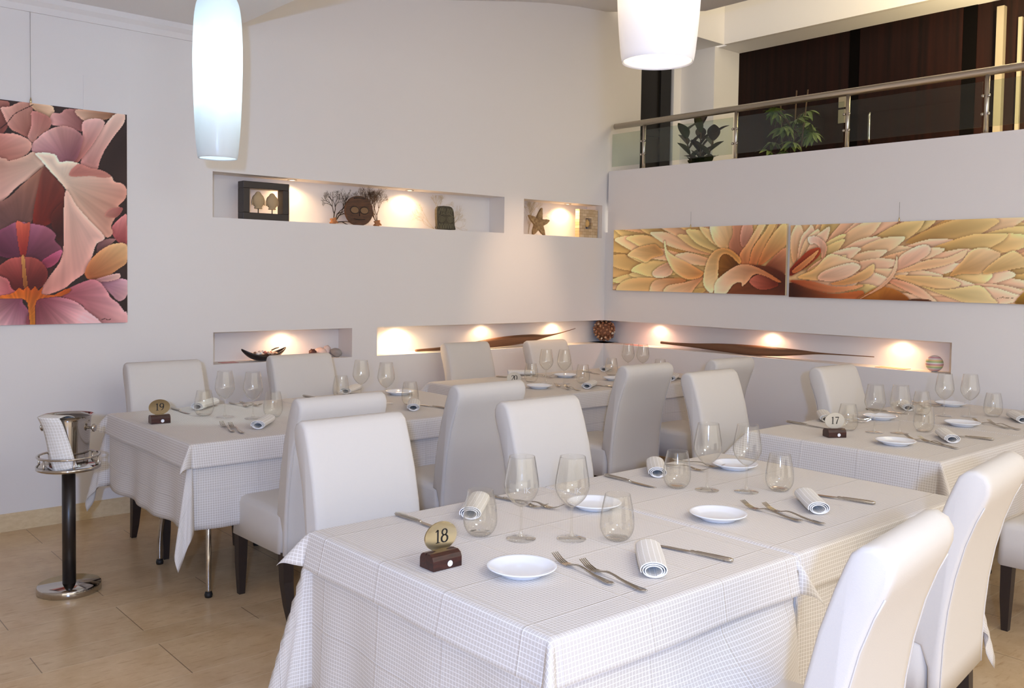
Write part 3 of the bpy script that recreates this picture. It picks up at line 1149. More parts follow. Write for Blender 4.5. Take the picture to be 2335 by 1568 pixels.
# ------------------------------------------------------------------ number stands
GL = {   # digit strokes: polylines with half widths in a unit-high box
    '1': [([(0.30, 0.0), (0.30, 1.0)], [0.07, 0.07]), ([(0.12, 0.02), (0.48, 0.02)], [0.025, 0.025]), ([(0.10, 0.84), (0.30, 0.98)], [0.02, 0.06])],
    '7': [([(0.05, 0.95), (0.60, 0.95)], [0.06, 0.06]), ([(0.58, 0.95), (0.38, 0.5), (0.26, 0.0)], [0.03, 0.06, 0.075])],
    '8': [([(0.32 + 0.22 * math.cos(a), 0.76 + 0.22 * math.sin(a)) for a in np.linspace(0, 2 * PI, 25)], [0.035 + 0.035 * abs(math.cos(a)) for a in np.linspace(0, 2 * PI, 25)]),
          ([(0.32 + 0.28 * math.cos(a), 0.27 + 0.27 * math.sin(a)) for a in np.linspace(0, 2 * PI, 25)], [0.035 + 0.045 * abs(math.cos(a)) for a in np.linspace(0, 2 * PI, 25)])],
    '9': [([(0.32 + 0.25 * math.cos(a), 0.70 + 0.28 * math.sin(a)) for a in np.linspace(0, 2 * PI, 25)], [0.035 + 0.045 * abs(math.cos(a)) for a in np.linspace(0, 2 * PI, 25)]),
          ([(0.57, 0.70), (0.55, 0.40), (0.42, 0.14), (0.18, 0.0)], [0.08, 0.07, 0.05, 0.02])],
    '2': [([(0.08, 0.72), (0.14, 0.92), (0.34, 1.0), (0.54, 0.88), (0.54, 0.66), (0.36, 0.38), (0.06, 0.05)], [0.05, 0.05, 0.045, 0.07, 0.07, 0.05, 0.03]), ([(0.05, 0.05), (0.60, 0.05)], [0.06, 0.06])],
    '0': [([(0.32 + 0.27 * math.cos(a), 0.5 + 0.5 * math.sin(a)) for a in np.linspace(0, 2 * PI, 29)], [0.03 + 0.05 * abs(math.cos(a)) for a in np.linspace(0, 2 * PI, 29)])],
}


def digits(txt, h, y, m, parent, cz):
    V, F = [], []
    wd = 0.60 * h
    x0 = -wd * len(txt) / 2
    for ci, ch in enumerate(txt):
        for pl, hw in GL[ch]:
            n = len(pl)
            i0 = len(V)
            for i, (a, b) in enumerate(pl):
                p0, p1 = pl[max(i - 1, 0)], pl[min(i + 1, n - 1)]
                tx, tz = p1[0] - p0[0], p1[1] - p0[1]
                L = math.hypot(tx, tz) or 1
                nx, nz = -tz / L * hw[i], tx / L * hw[i]
                for s in (1, -1):
                    V.append((x0 + ci * wd + (a + s * nx) * h, y, cz + (b - 0.5 + s * nz) * h))
            for i in range(n - 1):
                F.append((i0 + 2 * i, i0 + 2 * i + 1, i0 + 2 * i + 3, i0 + 2 * i + 2))
    return mk('number', V, F, m, parent)


def make_stand(num, x, y, rz, label, disc=BRASS):
    t = thing('table_number_stand', (x, y, TZ + EPS), label, 'table number', 'table number stands', rz)
    sec = [(-0.031, 0.0), (0.031, 0.0), (0.031, 0.026), (0.026, 0.036), (0.018, 0.041), (0.004, 0.043), (0.004, 0.036), (0.0, 0.036), (0.0, 0.043), (-0.014, 0.043), (-0.026, 0.037), (-0.031, 0.026)]
    prism('wood_block', sec, -0.048, 0.048, BLOCKW, t, axis='x', bev=0.0012)
    n = 48
    poly = [(0.053 * math.cos(2 * PI * i / n), 0.081 + 0.040 * math.sin(2 * PI * i / n)) for i in range(n)]
    d = prism('brass_disc', poly, 0.0, 0.004, disc, t, axis='y', bev=0.0008)
    digits(num, 0.036, -0.0004, BLACK, d, 0.082)
    V, F = lathe_data([(1e-4, 0.0006), (0.0082, 0.0006), (0.0085, 0.0)], 24)
    mk('price_sticker', [(a + 0.008, -0.0312 - c, b + 0.013) for a, b, c in V], F, WHITE, t)
    return t


GREY = mat('pale_grey_metal', (0.62, 0.60, 0.56), 0.35, 0.8)
make_stand('18', STANDS['18'][0] + 0.055, STANDS['18'][1] + 0.035, 0.0, 'brass oval number 18 on a dark wood block on the front table')
make_stand('19', STANDS['19'][0] + 0.03, STANDS['19'][1] + 0.03, -0.10, 'brass oval number 19 on a dark wood block on the left table')
make_stand('17', STANDS['17'][0] + 0.03, STANDS['17'][1] + 0.03, -0.55, 'dark block with grey oval number 17 on the right table', GREY)
make_stand('20', -2.17, -1.20, -0.35, 'number 20 oval peeping above a white chair back at the corner table', GREY)

# ------------------------------------------------------------------ wine cooler on its stand
t = thing('cooler_stand', (-5.05, -1.275, 0), 'chrome and black pedestal stand carrying the ice bucket, left of the number 19 table', 'stand')
lathe('base', [(0.0, 0.0), (0.138, 0.0), (0.142, 0.004), (0.142, 0.030), (0.138, 0.036), (0.0, 0.038)], CHROME, t, 48)
lathe('pole', [(0.030, 0.038), (0.030, 0.575)], mat('black_satin', S(34, 27, 24), 0.35), t, 28)
lathe('collar', [(0.034, 0.575), (0.036, 0.582), (0.034, 0.590)], CHROME, t, 28)
lathe('tray', [(0.0, 0.588), (0.134, 0.588), (0.142, 0.592), (0.142, 0.606), (0.137, 0.606), (0.134, 0.597), (0.0, 0.597)], CHROME, t, 48)
ring('gallery_rail', 0.135, 0.0055, 0.652, CHROME, t)
for i in range(6):
    a = YAW + PI + 0.62 + i * PI / 3
    lathe('post', [(0.0045, 0.604), (0.0045, 0.612), (0.006, 0.616), (0.0045, 0.620), (0.0045, 0.650)], CHROME, t, 10, loc=(0.135 * math.cos(a), 0.135 * math.sin(a), 0))
V, F = [], []
tag(box('tray_mat', (-5.05 - 0.085, -5.05 + 0.085), (-1.275 - 0.085, -1.275 + 0.085), (0.5975, 0.5995), NAPK), 'folded beige napkin lying on the stand tray under the ice bucket', 'napkin')
t = thing('ice_bucket', (-5.05, -1.275, 0.600), 'polished steel ice bucket with two knob handles on the pedestal stand', 'ice bucket', rz=YAW - PI / 2)
bo = arc([(0.078, 0.0), (0.083, 0.004), (0.088, 0.05), (0.093, 0.12), (0.098, 0.20), (0.100, 0.232), (0.110, 0.243), (0.116, 0.246)], 4)
lathe('bucket', shell([(0.0, 0.0)] + bo, 0.0018), CHROME, t, 56)
lathe('inner_shade_skin', [(0.0, 0.004), (0.074, 0.004), (0.084, 0.05), (0.0895, 0.12), (0.0945, 0.20), (0.0965, 0.236), (0.0955, 0.236), (0.0935, 0.20), (0.0885, 0.12), (0.083, 0.05), (0.073, 0.006), (0.0, 0.006)],  # added skin, its dark metal colour paints the dim inside of the bucket
      mat('bucket_inside_shade', (0.20, 0.18, 0.165), 0.38, 1.0), t, 48)
for s, dz in ((-1, -0.006), (1, 0.006)):
    V, F = lathe_data([(1e-4, 0.0), (0.006, 0.0), (0.006, 0.012), (0.010, 0.016), (0.019, 0.024), (0.020, 0.028), (0.016, 0.032), (1e-4, 0.034)], 20)
    mk('knob_handle', [(s * (0.096 + c), a, 0.185 + b) for a, b, c in V], F, CHROME, t, True)
# napkin folded over the rim, hanging down the near left side
V, UV, F = [], [], []
path = [(0.030, 0.205), (0.020, 0.232), (-0.045, 0.252), (-0.113, 0.252), (-0.122, 0.240), (-0.112, 0.20), (-0.108, 0.15), (-0.106, 0.10), (-0.104, 0.05), (-0.103, 0.022)]
path = [(p.x, p.y) for p in spline([(a, b, 0) for a, b in path], 4)]
s = 0
for i, (q, z) in enumerate(path):
    if i:
        s += math.hypot(q - path[i - 1][0], z - path[i - 1][1])
    k = max(0, i - 14) / (len(path) - 15)
    for j in range(9):
        u = j / 8
        x = -0.088 + 0.105 * u + 0.075 * k
        y = q + (0.018 * (2 * u - 1) ** 2 if i > 12 else 0.010 * (2 * u - 1) ** 2) + (-0.012 if i > 12 else 0)
        if i > 12:
            rr = math.hypot(x, y)
            lim = 0.104 + 0.016 * (z / 0.25) + 0.004
            if rr < lim:
                y = -math.sqrt(max(lim * lim - x * x, 1e-6))
        V.append((x, y, z - 0.03 * k * (1 - u) - 0.004 * u))
        UV.append((u * 0.105, s))
for i in range(len(path) - 1):
    for j in range(8):
        F.append((i * 9 + j, i * 9 + j + 1, (i + 1) * 9 + j + 1, (i + 1) * 9 + j))
o = mk('service_napkin', V, F, NAPK, None, True, UV, loc=(-5.05, -1.275, 0.600), rot=(0, 0, YAW - PI / 2))
m = o.modifiers.new('thickness', 'SOLIDIFY')
m.thickness = 0.004
tag(o, 'beige checked napkin draped over the rim of the steel ice bucket', 'napkin')

# ------------------------------------------------------------------ pendants
SHADE = bpy.data.materials.new('opal_glass')
SHADE.use_nodes = True
nt = SHADE.node_tree
nt.nodes.clear()
_o = node(nt, 'ShaderNodeOutputMaterial')
_d = node(nt, 'ShaderNodeBsdfDiffuse')
_d.inputs[0].default_value = (0.80, 0.80, 0.82, 1)
_t = node(nt, 'ShaderNodeBsdfTranslucent')
_t.inputs[0].default_value = (0.80, 0.80, 0.80, 1)
_m = node(nt, 'ShaderNodeMixShader')
_m.inputs[0].default_value = 0.42
nt.links.new(_d.outputs[0], _m.inputs[1])
nt.links.new(_t.outputs[0], _m.inputs[2])
_g = node(nt, 'ShaderNodeBsdfGlossy')
_g.inputs['Roughness'].default_value = 0.25
_m2 = node(nt, 'ShaderNodeMixShader')
_m2.inputs[0].default_value = 0.03
nt.links.new(_m.outputs[0], _m2.inputs[1])
nt.links.new(_g.outputs[0], _m2.inputs[2])
nt.links.new(_m2.outputs[0], _o.inputs[0])


def make_pendant(x, y, z0, label, col, power, bulbz, k=1.0):
    t = thing('pendant_lamp', (x, y, z0), label, 'pendant lamp', 'long opal glass pendant lamps')
    pr = arc([(0.103, 0.0), (0.1085, 0.03), (0.1165, 0.12), (0.1230, 0.24), (0.1290, 0.42), (0.1310, 0.56), (0.1270, 0.70), (0.118, 0.80), (0.100, 0.86), (0.06, 0.895), (0.025, 0.90)], 4)
    pr = [(r * k, z) for r, z in pr]
    inner = [(r - 0.005, z) for r, z in reversed(pr)]
    inner[-1] = (inner[-1][0] + 0.002, 0.002)
    lathe('lamp_shade', pr + inner + [pr[0]], SHADE, t, 56, cap=False)
    lathe('ceiling_cap', [(0.045, 0.90), (0.05, 0.91), (0.05, 0.968)], CHROME, t, 24)
    bm = emit_mat('bulb_' + label[:5], col, 12.0)
    lathe('bulb', [(1e-4, bulbz - 0.045), (0.018, bulbz - 0.035), (0.025, bulbz - 0.01), (0.020, bulbz + 0.02), (0.012, bulbz + 0.05), (0.012, 0.88)], bm, t, 20)
    light('pendant_light', 'POINT', (x, y, z0 + bulbz - 0.075), power, col, 0.028)
    return t


make_pendant(-4.22, -1.05, 2.150, 'long opal glass pendant glowing cool white, hanging at left over the number 19 table', (0.66, 0.92, 1.0), 18, 0.56)
make_pendant(-4.15, -4.09, 2.185, 'wide opal glass pendant with warm inside, hanging at the top right over the front table', (1.0, 0.80, 0.55), 9, 0.42, 1.03)

# ------------------------------------------------------------------ niche lights
LENS = emit_mat('warm_lens', (1.0, 0.86, 0.62), 14)


def niche_light(x, y, z, label, power, col=(1.0, 0.62, 0.32), aim=None):
    t = thing('niche_spotlight', (x, y, z), label, 'recessed light', 'small recessed niche lights')
    lathe('trim_ring', [(0.0225, 0.0), (0.0335, 0.0), (0.0335, -0.004), (0.0300, -0.006), (0.0225, -0.004), (0.0225, 0.0)], CHROME, t, 28, cap=False)
    lathe('lens', [(1e-4, -0.0025), (0.0225, -0.0025)], LENS, t, 24)
    light('niche_lamp', 'SPOT', (x, y, z - 0.012), power * 1.35, col, 0.016, aim=aim or (x, y + 0.0, z - 1), spot=math.radians(158), blend=0.55)


UL = UZ1 - 0.0005
LL = LZ1 - 0.0005
niche_light(-3.172, 0.105, UL, 'small lit recessed light above the black framed heads in the upper niche', 4.2)
niche_light(-2.153, 0.105, UL, 'small lit recessed light between the two carved masks', 4.2)
niche_light(-0.402, 0.105, UL, 'small lit recessed light between the starfish and the stone framed head', 4.2)
niche_light(-3.209, 0.115, LL, 'small recessed light over the dark boat bowl niche', 2.2, (1.0, 0.55, 0.30))
niche_light(-2.215, 0.125, LL, 'small recessed light giving the brightest glow at the left of the long niche', 5.5, (1.0, 0.68, 0.36))
niche_light(-1.334, 0.125, LL, 'small recessed light above the middle of the back wall pod', 2.2)
niche_light(-0.491, 0.125, LL, 'small recessed light above the tip of the back wall pod', 2.2)
niche_light(0.125, -0.518, LL, 'small recessed light just right of the shell ball', 2.2, (1.0, 0.50, 0.32))
niche_light(0.125, -1.698, LL, 'small recessed light above the right wall pod', 2.2, (1.0, 0.55, 0.32))
niche_light(0.125, -2.784, LL, 'small recessed light by the striped ball at the right end of the niche', 2.2, (1.0, 0.60, 0.32))

# ------------------------------------------------------------------ things in the niches
UF = UZ0 + 0.0006
LF = LZ0 + 0.0006
CLAY = mat('pale_clay', S(186, 160, 122), 0.8, bump=0.08, bscale=90)
YCLAY = mat('ochre_clay', S(222, 180, 112), 0.8, bump=0.08, bscale=90)


def carved_head(frame, x, y, z, h, m):
    """a head fixed on its pin inside the frame: part of the frame."""
    V, F = [], []
    prof = [(0.30, 0.00), (0.31, 0.06), (0.24, 0.09), (0.33, 0.15), (0.43, 0.30), (0.48, 0.46), (0.46, 0.60), (0.41, 0.70), (0.34, 0.77), (0.26, 0.82), (0.22, 0.88), (0.14, 0.96), (0.0, 1.0)]
    hh = h * 0.80
    seg = 24
    V, F = lathe_data([(max(r * hh * 0.78, 1e-4), zz * hh + h * 0.2) for r, zz in prof], seg)
    V2 = []
    for a, b, c in V:
        q = (c - h * 0.2) / hh
        if b < 0:
            b *= 0.85
            if 0.34 < q < 0.52 and abs(a) < 0.05 * hh:
                b -= 0.05 * hh
        V2.append((a, b * 0.8, c))
    hd = mk('carved_head', V2, F, m, frame, True, loc=(x, y, z))
    for s in (-1, 1):
        V, F = lathe_data([(1e-4, 0.18), (0.05, 0.22), (0.06, 0.38), (0.04, 0.52), (1e-4, 0.56)], 10)
        mk('ear', [(s * 0.375 * hh + a * hh * 0.7, b * hh, c * hh + h * 0.2) for a, b, c in V], F, m, hd, True)
    tube('pin', [(0, 0, 0), (0, 0, h * 0.24)], 0.0035, BLACK, hd, 8)
    return hd


def shadow_frame(name, x, y, z, w, h, dep, bw, m, label, back=None, rz=0.0):
    t = thing(name, (x, y, z), label, 'frame', None, rz)
    box('rail', (-w / 2, w / 2), (0, dep), (0, bw), m, t, 0.003)
    box('rail', (-w / 2, w / 2), (0, dep), (h - bw, h), m, t, 0.003)
    box('stile', (-w / 2, -w / 2 + bw), (0, dep), (bw, h - bw), m, t, 0.002)
    box('stile', (w / 2 - bw, w / 2), (0, dep), (bw, h - bw), m, t, 0.002)
    if back:
        box('backing', (-w / 2 + bw * 0.9, w / 2 - bw * 0.9), (dep - 0.006, dep - 0.001), (bw * 0.9, h - bw * 0.9), back, t)
    return t


FRM = mat('espresso_frame', S(42, 32, 29), 0.4)
fr = shadow_frame('shadow_box_frame', -3.405, 0.030, UF, 0.345, 0.262, 0.085, 0.048, FRM, 'deep dark brown frame with two clay heads at the left of the upper niche')
carved_head(fr, -0.052, 0.022, 0.0482, 0.150, CLAY)
carved_head(fr, 0.052, 0.022, 0.0482, 0.145, CLAY)


def mosaic_mat():
    m = mat('coconut_mosaic', S(196, 158, 104), 0.7)
    nt = m.node_tree
    b = nt.nodes['Principled BSDF']
    tc = node(nt, 'ShaderNodeTexCoord')
    mp = node(nt, 'ShaderNodeMapping')
    mp.inputs['Rotation'].default_value = (PI / 2, 0, 0)
    nt.links.new(tc.outputs['Object'], mp.inputs[0])
    br = node(nt, 'ShaderNodeTexBrick')
    br.inputs['Scale'].default_value = 9
    br.inputs['Mortar Size'].default_value = 0.012
    br.inputs['Color1'].default_value = (*S(222, 200, 164), 1)
    br.inputs['Color2'].default_value = (*S(198, 168, 126), 1)
    br.inputs['Mortar'].default_value = (*S(168, 136, 96), 1)
    nt.links.new(mp.outputs[0], br.inputs['Vector'])
    nt.links.new(br.outputs[0], b.inputs['Base Color'])
    return m


MOS = mosaic_mat()
fr = shadow_frame('mosaic_frame', -0.185, 0.045, UF, 0.245, 0.262, 0.055, 0.082, MOS, 'square pale stone mosaic frame at the right end of the upper niche', mat('grey_backing', S(150, 148, 158), 0.8))
carved_head(fr, 0.0, 0.023, 0.0822, 0.092, YCLAY)


def branch_tree(rng, p, d, L, r, depth, V, F, plane, spread, decay, kids=(2, 3), jit=0.25):
    pts, q, dd = [p], p.copy(), d.copy()
    for i in range(3):
        dd = (dd + Vector((rng.uniform(-jit, jit), rng.uniform(-jit, jit) * plane, rng.uniform(-jit, jit)))).normalized()
        q = q + dd * L / 3
        pts.append(q)
    tube_data(pts, [r, r * 0.9, r * 0.8, r * 0.7], 5 if r > 0.002 else 4, V, F)
    if depth == 0:
        return
    for i in range(rng.randint(*kids)):
        a = rng.uniform(-spread, spread)
        nd = Vector((dd.x * math.cos(a) - dd.z * math.sin(a), dd.y + rng.uniform(-0.15, 0.15) * plane, dd.x * math.sin(a) + dd.z * math.cos(a))).normalized()
        branch_tree(rng, q, nd, L * decay * rng.uniform(0.8, 1.15), r * 0.68, depth - 1, V, F, plane, spread, decay, kids, jit)


def fan(name, x, y, z, rng_seed, dirs, L, r, depth, m, label, spread=0.7, decay=0.72, ymin=-0.05, ymax=0.06, xlim=None, zmax=0.295):
    rng = random.Random(rng_seed)
    V, F = [], []
    for d in dirs:
        branch_tree(rng, Vector((0, 0, 0.01)), Vector(d).normalized(), L, r, depth, V, F, 0.35, spread, decay)
    V = [(a if xlim is None else min(max(a, xlim[0]), xlim[1]), min(max(b, ymin), ymax), min(max(c, 0.004), zmax)) for a, b, c in V]
    t = thing(name, (x, y, z), label, 'coral')
    mk('branches', V, F, m, t, True)
    return t


DBR = mat('dark_coral', S(52, 40, 34), 0.7)
RBR = mat('brown_coral', S(112, 84, 62), 0.8)
PBR = mat('pale_sea_fan', S(204, 186, 150), 0.9)
ROOT = mat('coral_root', S(172, 118, 76), 0.8, bump=0.3, bscale=60)


def root_lump(parent, sx=0.026, sz=0.026):
    bm = bmesh.new()
    bmesh.ops.create_icosphere(bm, subdivisions=3, radius=1)
    rg = random.Random(3)
    for v in bm.verts:
        k = 1 + 0.22 * math.sin(v.co.x * 5 + 1) * math.sin(v.co.z * 6) + rg.uniform(-0.06, 0.06)
        k *= 1 + 0.35 * math.sin(v.co.x * 3 + v.co.z * 7)
        v.co = Vector((v.co.x * sx * k, v.co.y * 0.022 * k, max(0, (v.co.z * sz * k + sz * 0.8))))
    return from_bm('root', bm, ROOT, parent, True)


f1 = fan('branching_coral', -2.845, 0.085, UF, 11, [(0.7, 0, 1), (0.35, 0, 1), (1.0, 0, 0.35), (0.9, 0, 0.75)], 0.072, 0.0052, 6, DBR, 'dark branching coral with a tan root left of the round mask', 0.62, 0.76)
root_lump(f1)
f2 = fan('branching_coral', -2.465, 0.085, UF, 5, [(-0.45, 0, 1), (-0.2, 0, 1), (-0.75, 0, 0.8), (0.02, 0, 1), (-0.6, 0, 1)], 0.078, 0.0040, 7, RBR, 'fine brown sea fan coral with a tan root right of the round mask', 0.5, 0.76)
root_lump(f2)
fan('sea_fan', -1.86, 0.13, UF + 0.12, 21, [(-0.2, 0, 1), (0.25, 0, 1), (0.0, 0, 1)], 0.045, 0.0016, 6, PBR, 'pale thin sea fan standing above the square carved mask', 0.6, 0.78, zmax=0.165)
fan('sea_fan', -1.90, 0.12, UF, 22, [(-1, 0, 0.5), (-0.8, 0, 0.8)], 0.075, 0.0016, 5, PBR, 'pale thin sea fan spreading left of the square carved mask', 0.6, 0.78)
fan('sea_fan', -1.76, 0.12, UF, 23, [(1, 0, 0.5), (0.8, 0, 0.8)], 0.065, 0.0016, 5, PBR, 'pale thin sea fan spreading right of the square carved mask', 0.6, 0.78)
fan('sea_fan', -0.86, 0.13, UF, 24, [(-0.15, 0, 1), (0.1, 0, 1), (0.3, 0, 1), (0, 0, 1)], 0.085, 0.0018, 6, PBR, 'pale feathery sea fan behind the wooden starfish', 0.55, 0.76)

# round mask
MSK = mat('brown_mask', S(96, 60, 36), 0.55, noise=(S(70, 44, 28), 22, (1, 1, 4)))
MSK2 = mat('mask_relief', S(128, 98, 66), 0.6)
MSK3 = mat('green_grey_mask', S(86, 80, 60), 0.6, noise=(S(58, 52, 40), 30, (1, 1, 1)))
MSK4 = mat('mask_lines', S(118, 112, 86), 0.7)
t = thing('carved_mask', (-2.655, 0.045, UF), 'round brown carved mask with two eye rings leaning in the upper niche', 'mask')
pl = [(0.118 * math.cos(a), 0.108 + 0.112 * math.sin(a)) for a in np.linspace(0, 2 * PI, 40, endpoint=False)]
pl = [(x, max(0.0, z)) for x, z in pl]
prism('mask_face', pl, -0.012, 0.012, MSK, t, axis='y', bev=0.005, seg=3, smooth=False)
for s in (-1, 1):
    pts = [(s * 0.042 + 0.036 * math.cos(a), -0.013, 0.112 + 0.026 * math.sin(a)) for a in np.linspace(0, 2 * PI, 29)]
    tube('eye_ring', pts, 0.0034, DARKW, t, 6)
    prism('eye', [(s * 0.042 + 0.033 * math.cos(a), 0.112 + 0.023 * math.sin(a)) for a in np.linspace(0, 2 * PI, 24, endpoint=False)], -0.0145, -0.011, MSK2, t, axis='y')
pts = [(x, -0.013, 0.205 - 0.8 * x * x * 3) for x in np.linspace(-0.05, 0.05, 11)]
tube('brow_groove', pts, 0.004, DARKW, t, 6)
tube('mouth_groove', [(x, -0.013, 0.042 + 2.0 * x * x) for x in np.linspace(-0.05, 0.05, 11)], 0.0035, DARKW, t, 6)
tube('nose_groove', [(0, -0.013, 0.10), (0, -0.013, 0.07)], 0.004, DARKW, t, 6)
# square carved mask
t = thing('carved_mask', (-1.848, 0.045, UF), 'square grey-green mask carved with curls and ringed eyes in the upper niche', 'mask')
pl = smooth_poly([(-0.076, 0.004), (0.088, 0.004), (0.092, 0.02), (0.083, 0.115), (0.070, 0.172), (0.040, 0.190), (-0.05, 0.190), (-0.084, 0.178), (-0.092, 0.150), (-0.088, 0.07), (-0.082, 0.02)], 4)
pl[:, 1] = np.maximum(pl[:, 1], 0)
prism('mask_face', [tuple(p) for p in pl], -0.014, 0.014, MSK3, t, axis='y', bev=0.005, seg=3)
for s in (-1, 1):
    for r in (0.028, 0.017, 0.007):
        tube('eye_ring', [(s * 0.042 + r * math.cos(a), -0.0145, 0.085 + 0.75 * r * math.sin(a)) for a in np.linspace(0, 2 * PI, 25)], 0.0024, MSK4, t, 5)
    for i in range(3):
        tube('curl_line', [(s * (0.012 + 0.025 * i) + 0.010 * math.cos(a), -0.0145, 0.012 + 0.036 * abs(math.sin(a))) for a in np.linspace(0, PI, 13)], 0.0024, MSK4, t, 5)
        tube('curl_line', [(s * (0.016 + 0.022 * i) + 0.009 * math.cos(a), -0.0145, 0.150 + 0.022 * math.sin(a * 1.6)) for a in np.linspace(0, PI, 13)], 0.0024, MSK4, t, 5)
    tube('brow_line', [(s * x, -0.0145, 0.118 + 0.012 * math.sin(x * 60)) for x in np.linspace(0.004, 0.075, 13)], 0.0024, MSK4, t, 5)
# starfish
t = thing('starfish', (-0.805, 0.060, UF), 'five-armed wooden starfish standing at the left of the short upper niche', 'starfish', rz=-0.08)
out = []
angs = [84, 8, -52, -128, 156]
lens = [0.135, 0.118, 0.128, 0.115, 0.125]
for i, (a, L) in enumerate(zip(angs, lens)):
    a = math.radians(a)
    b = math.radians((angs[i - 1] if i else angs[-1] + 360) if False else 0)
    n = (-math.sin(a), math.cos(a))
    d = (math.cos(a), math.sin(a))
    for l, h in ((0.042, -0.028), (0.09, -0.021), (L, -0.007), (L + 0.006, 0.0), (L, 0.007), (0.09, 0.021), (0.042, 0.028)):
        bend = 0.06 * (l / 0.13) ** 2 * (1 if i % 2 else -1) * 0.25
        out.append((d[0] * l + n[0] * (h + bend), 0.104 + d[1] * l + n[1] * (h + bend)))
cen = np.array([0, 0.104])
P = sorted(out, key=lambda p: math.atan2(p[1] - 0.104, p[0]))
P = [(x, max(z, 0.0)) for x, z in P]
prism('body', P, -0.012, 0.012, mat('starfish_wood', S(176, 146, 102), 0.7, noise=(S(132, 102, 66), 40, (1, 1, 1))), t, axis='y', bev=0.003)
# lower left niche: boat bowl with shells, stones, leaflet
t = thing('boat_bowl', (-3.395, 0.085, LF), 'dark boat-shaped bowl full of shells in the lower left niche', 'bowl')
V, F = [], []
NU, NV = 25, 13
for layer in (0, 1):
    for i in range(NU):
        u = -1 + 2 * i / (NU - 1)
        wdt = 0.060 * max(0.02, (1 - abs(u) ** 2.2)) ** 0.75
        rim = 0.038 + 0.052 * abs(u) ** 1.8
        bot = 0.0 + 0.078 * abs(u) ** 2.6
        if layer:
            wdt *= 0.86
            bot += 0.006
            rim -= 0.0005
        for j in range(NV):
            a = -PI / 2 + PI * j / (NV - 1)
            V.append((0.168 * u * (1 if not layer else 0.97), wdt * math.sin(a), bot + (rim - bot) * (1 - math.cos(a)) if rim > bot else rim))
for layer in (0, 1):
    b0 = layer * NU * NV
    for i in range(NU - 1):
        for j in range(NV - 1):
            F.append((b0 + i * NV + j, b0 + (i + 1) * NV + j, b0 + (i + 1) * NV + j + 1, b0 + i * NV + j + 1))
for i in range(NU - 1):
    for j in (0, NV - 1):
        F.append((i * NV + j, (i + 1) * NV + j, NU * NV + (i + 1) * NV + j, NU * NV + i * NV + j))
mk('bowl', V, F, mat('dark_lacquer', S(38, 30, 27), 0.3), t, True)
SHC = [S(232, 214, 196), S(214, 178, 150), S(190, 110, 90), S(236, 226, 214), S(150, 116, 90), S(220, 190, 160), S(244, 238, 230)]
rg = random.Random(4)


def pebble(x, y, z, sx, sy, sz, col, name, label, cat, group, ridged=True, seed=0):
    bm = bmesh.new()
    bmesh.ops.create_icosphere(bm, subdivisions=2 if sx < 0.02 else 3, radius=1)
    q = random.Random(seed)
    p = q.uniform(0, 6)
    for v in bm.verts:
        k = 1 + (0.10 * math.sin(math.atan2(v.co.z, v.co.x) * 9) if ridged else 0.07 * math.sin(v.co.x * 4 + p) * math.cos(v.co.z * 5))
        v.co = Vector((v.co.x * sx * k, v.co.y * sy * k, v.co.z * sz * k))
    o = from_bm(name, bm, mat('shell_%d' % (int(col[0] * 997) + int(col[2] * 71)), col, 0.5), None, True)
    o.location = (x, y, z)
    o.rotation_euler = (q.uniform(-0.4, 0.4), q.uniform(-0.5, 0.5), q.uniform(0, 3))
    return tag(o, label, cat, group)


places = ['far left end', 'left part', 'left of the middle', 'middle', 'right of the middle', 'right part', 'far right end']
for i in range(7):
    for j in range(2):
        pebble(-3.395 - 0.085 + i * 0.028 + rg.uniform(-0.004, 0.004), 0.070 + 0.028 * j, LF + 0.046 + 0.012 * (3 - abs(i - 3)) / 3 + 0.004 * j, rg.uniform(0.013, 0.017), 0.013, rg.uniform(0.009, 0.013), SHC[(i * 3 + j) % 7],
               'seashell', 'small seashell heaped at the %s of the boat bowl, %s row' % (places[i], ('front', 'back')[j]), 'seashell', 'shells in the boat bowl', seed=i * 2 + j)
tube_o = tube('driftwood_twig', [(-3.33, 0.10, LF + 0.070), (-3.30, 0.10, LF + 0.082), (-3.275, 0.095, LF + 0.088)], [0.004, 0.0045, 0.003], DBR)
tag(tube_o, 'short dark twig poking out of the shells at the right of the boat bowl', 'twig')
pebble(-2.825, 0.075, LF + 0.033, 0.048, 0.030, 0.034, S(150, 146, 142), 'grey_rock', 'grey streaked rock at the right of the lower left niche', 'rock', None, False, 31)
pebble(-2.93, 0.115, LF + 0.036, 0.045, 0.035, 0.037, S(226, 196, 182), 'pale_shell', 'rounded pale pink shell left of the grey rock', 'seashell', None, False, 32)
pebble(-2.865, 0.140, LF + 0.041, 0.042, 0.030, 0.042, S(228, 206, 198), 'pale_shell', 'rounded pinkish white shell behind the grey rock', 'seashell', None, True, 33)
pebble(-3.005, 0.095, LF + 0.033, 0.030, 0.022, 0.034, S(74, 40, 34), 'dark_shell', 'dark brown pointed shell just right of the chair top in the lower left niche', 'seashell', None, True, 34)
tag(box('leaflet', (-3.715, -3.60), (0.045, 0.125), (LF, LF + 0.002), mat('pink_paper', S(214, 150, 146), 0.6)), 'small pink leaflet lying at the left end of the lower left niche', 'leaflet')
tag(box('leaflet', (0.03, 0.13), (-2.88, -2.66), (LF, LF + 0.003), mat('cream_paper', S(216, 176, 140), 0.6)), 'small leaflet lying under the light near the striped ball', 'leaflet')
tag(box('leaflet', (0.03, 0.11), (-0.44, -0.22), (LF, LF + 0.002), mat('pink_paper', S(214, 150, 146), 0.6)), 'small pinkish leaflet right of the shell ball', 'leaflet')

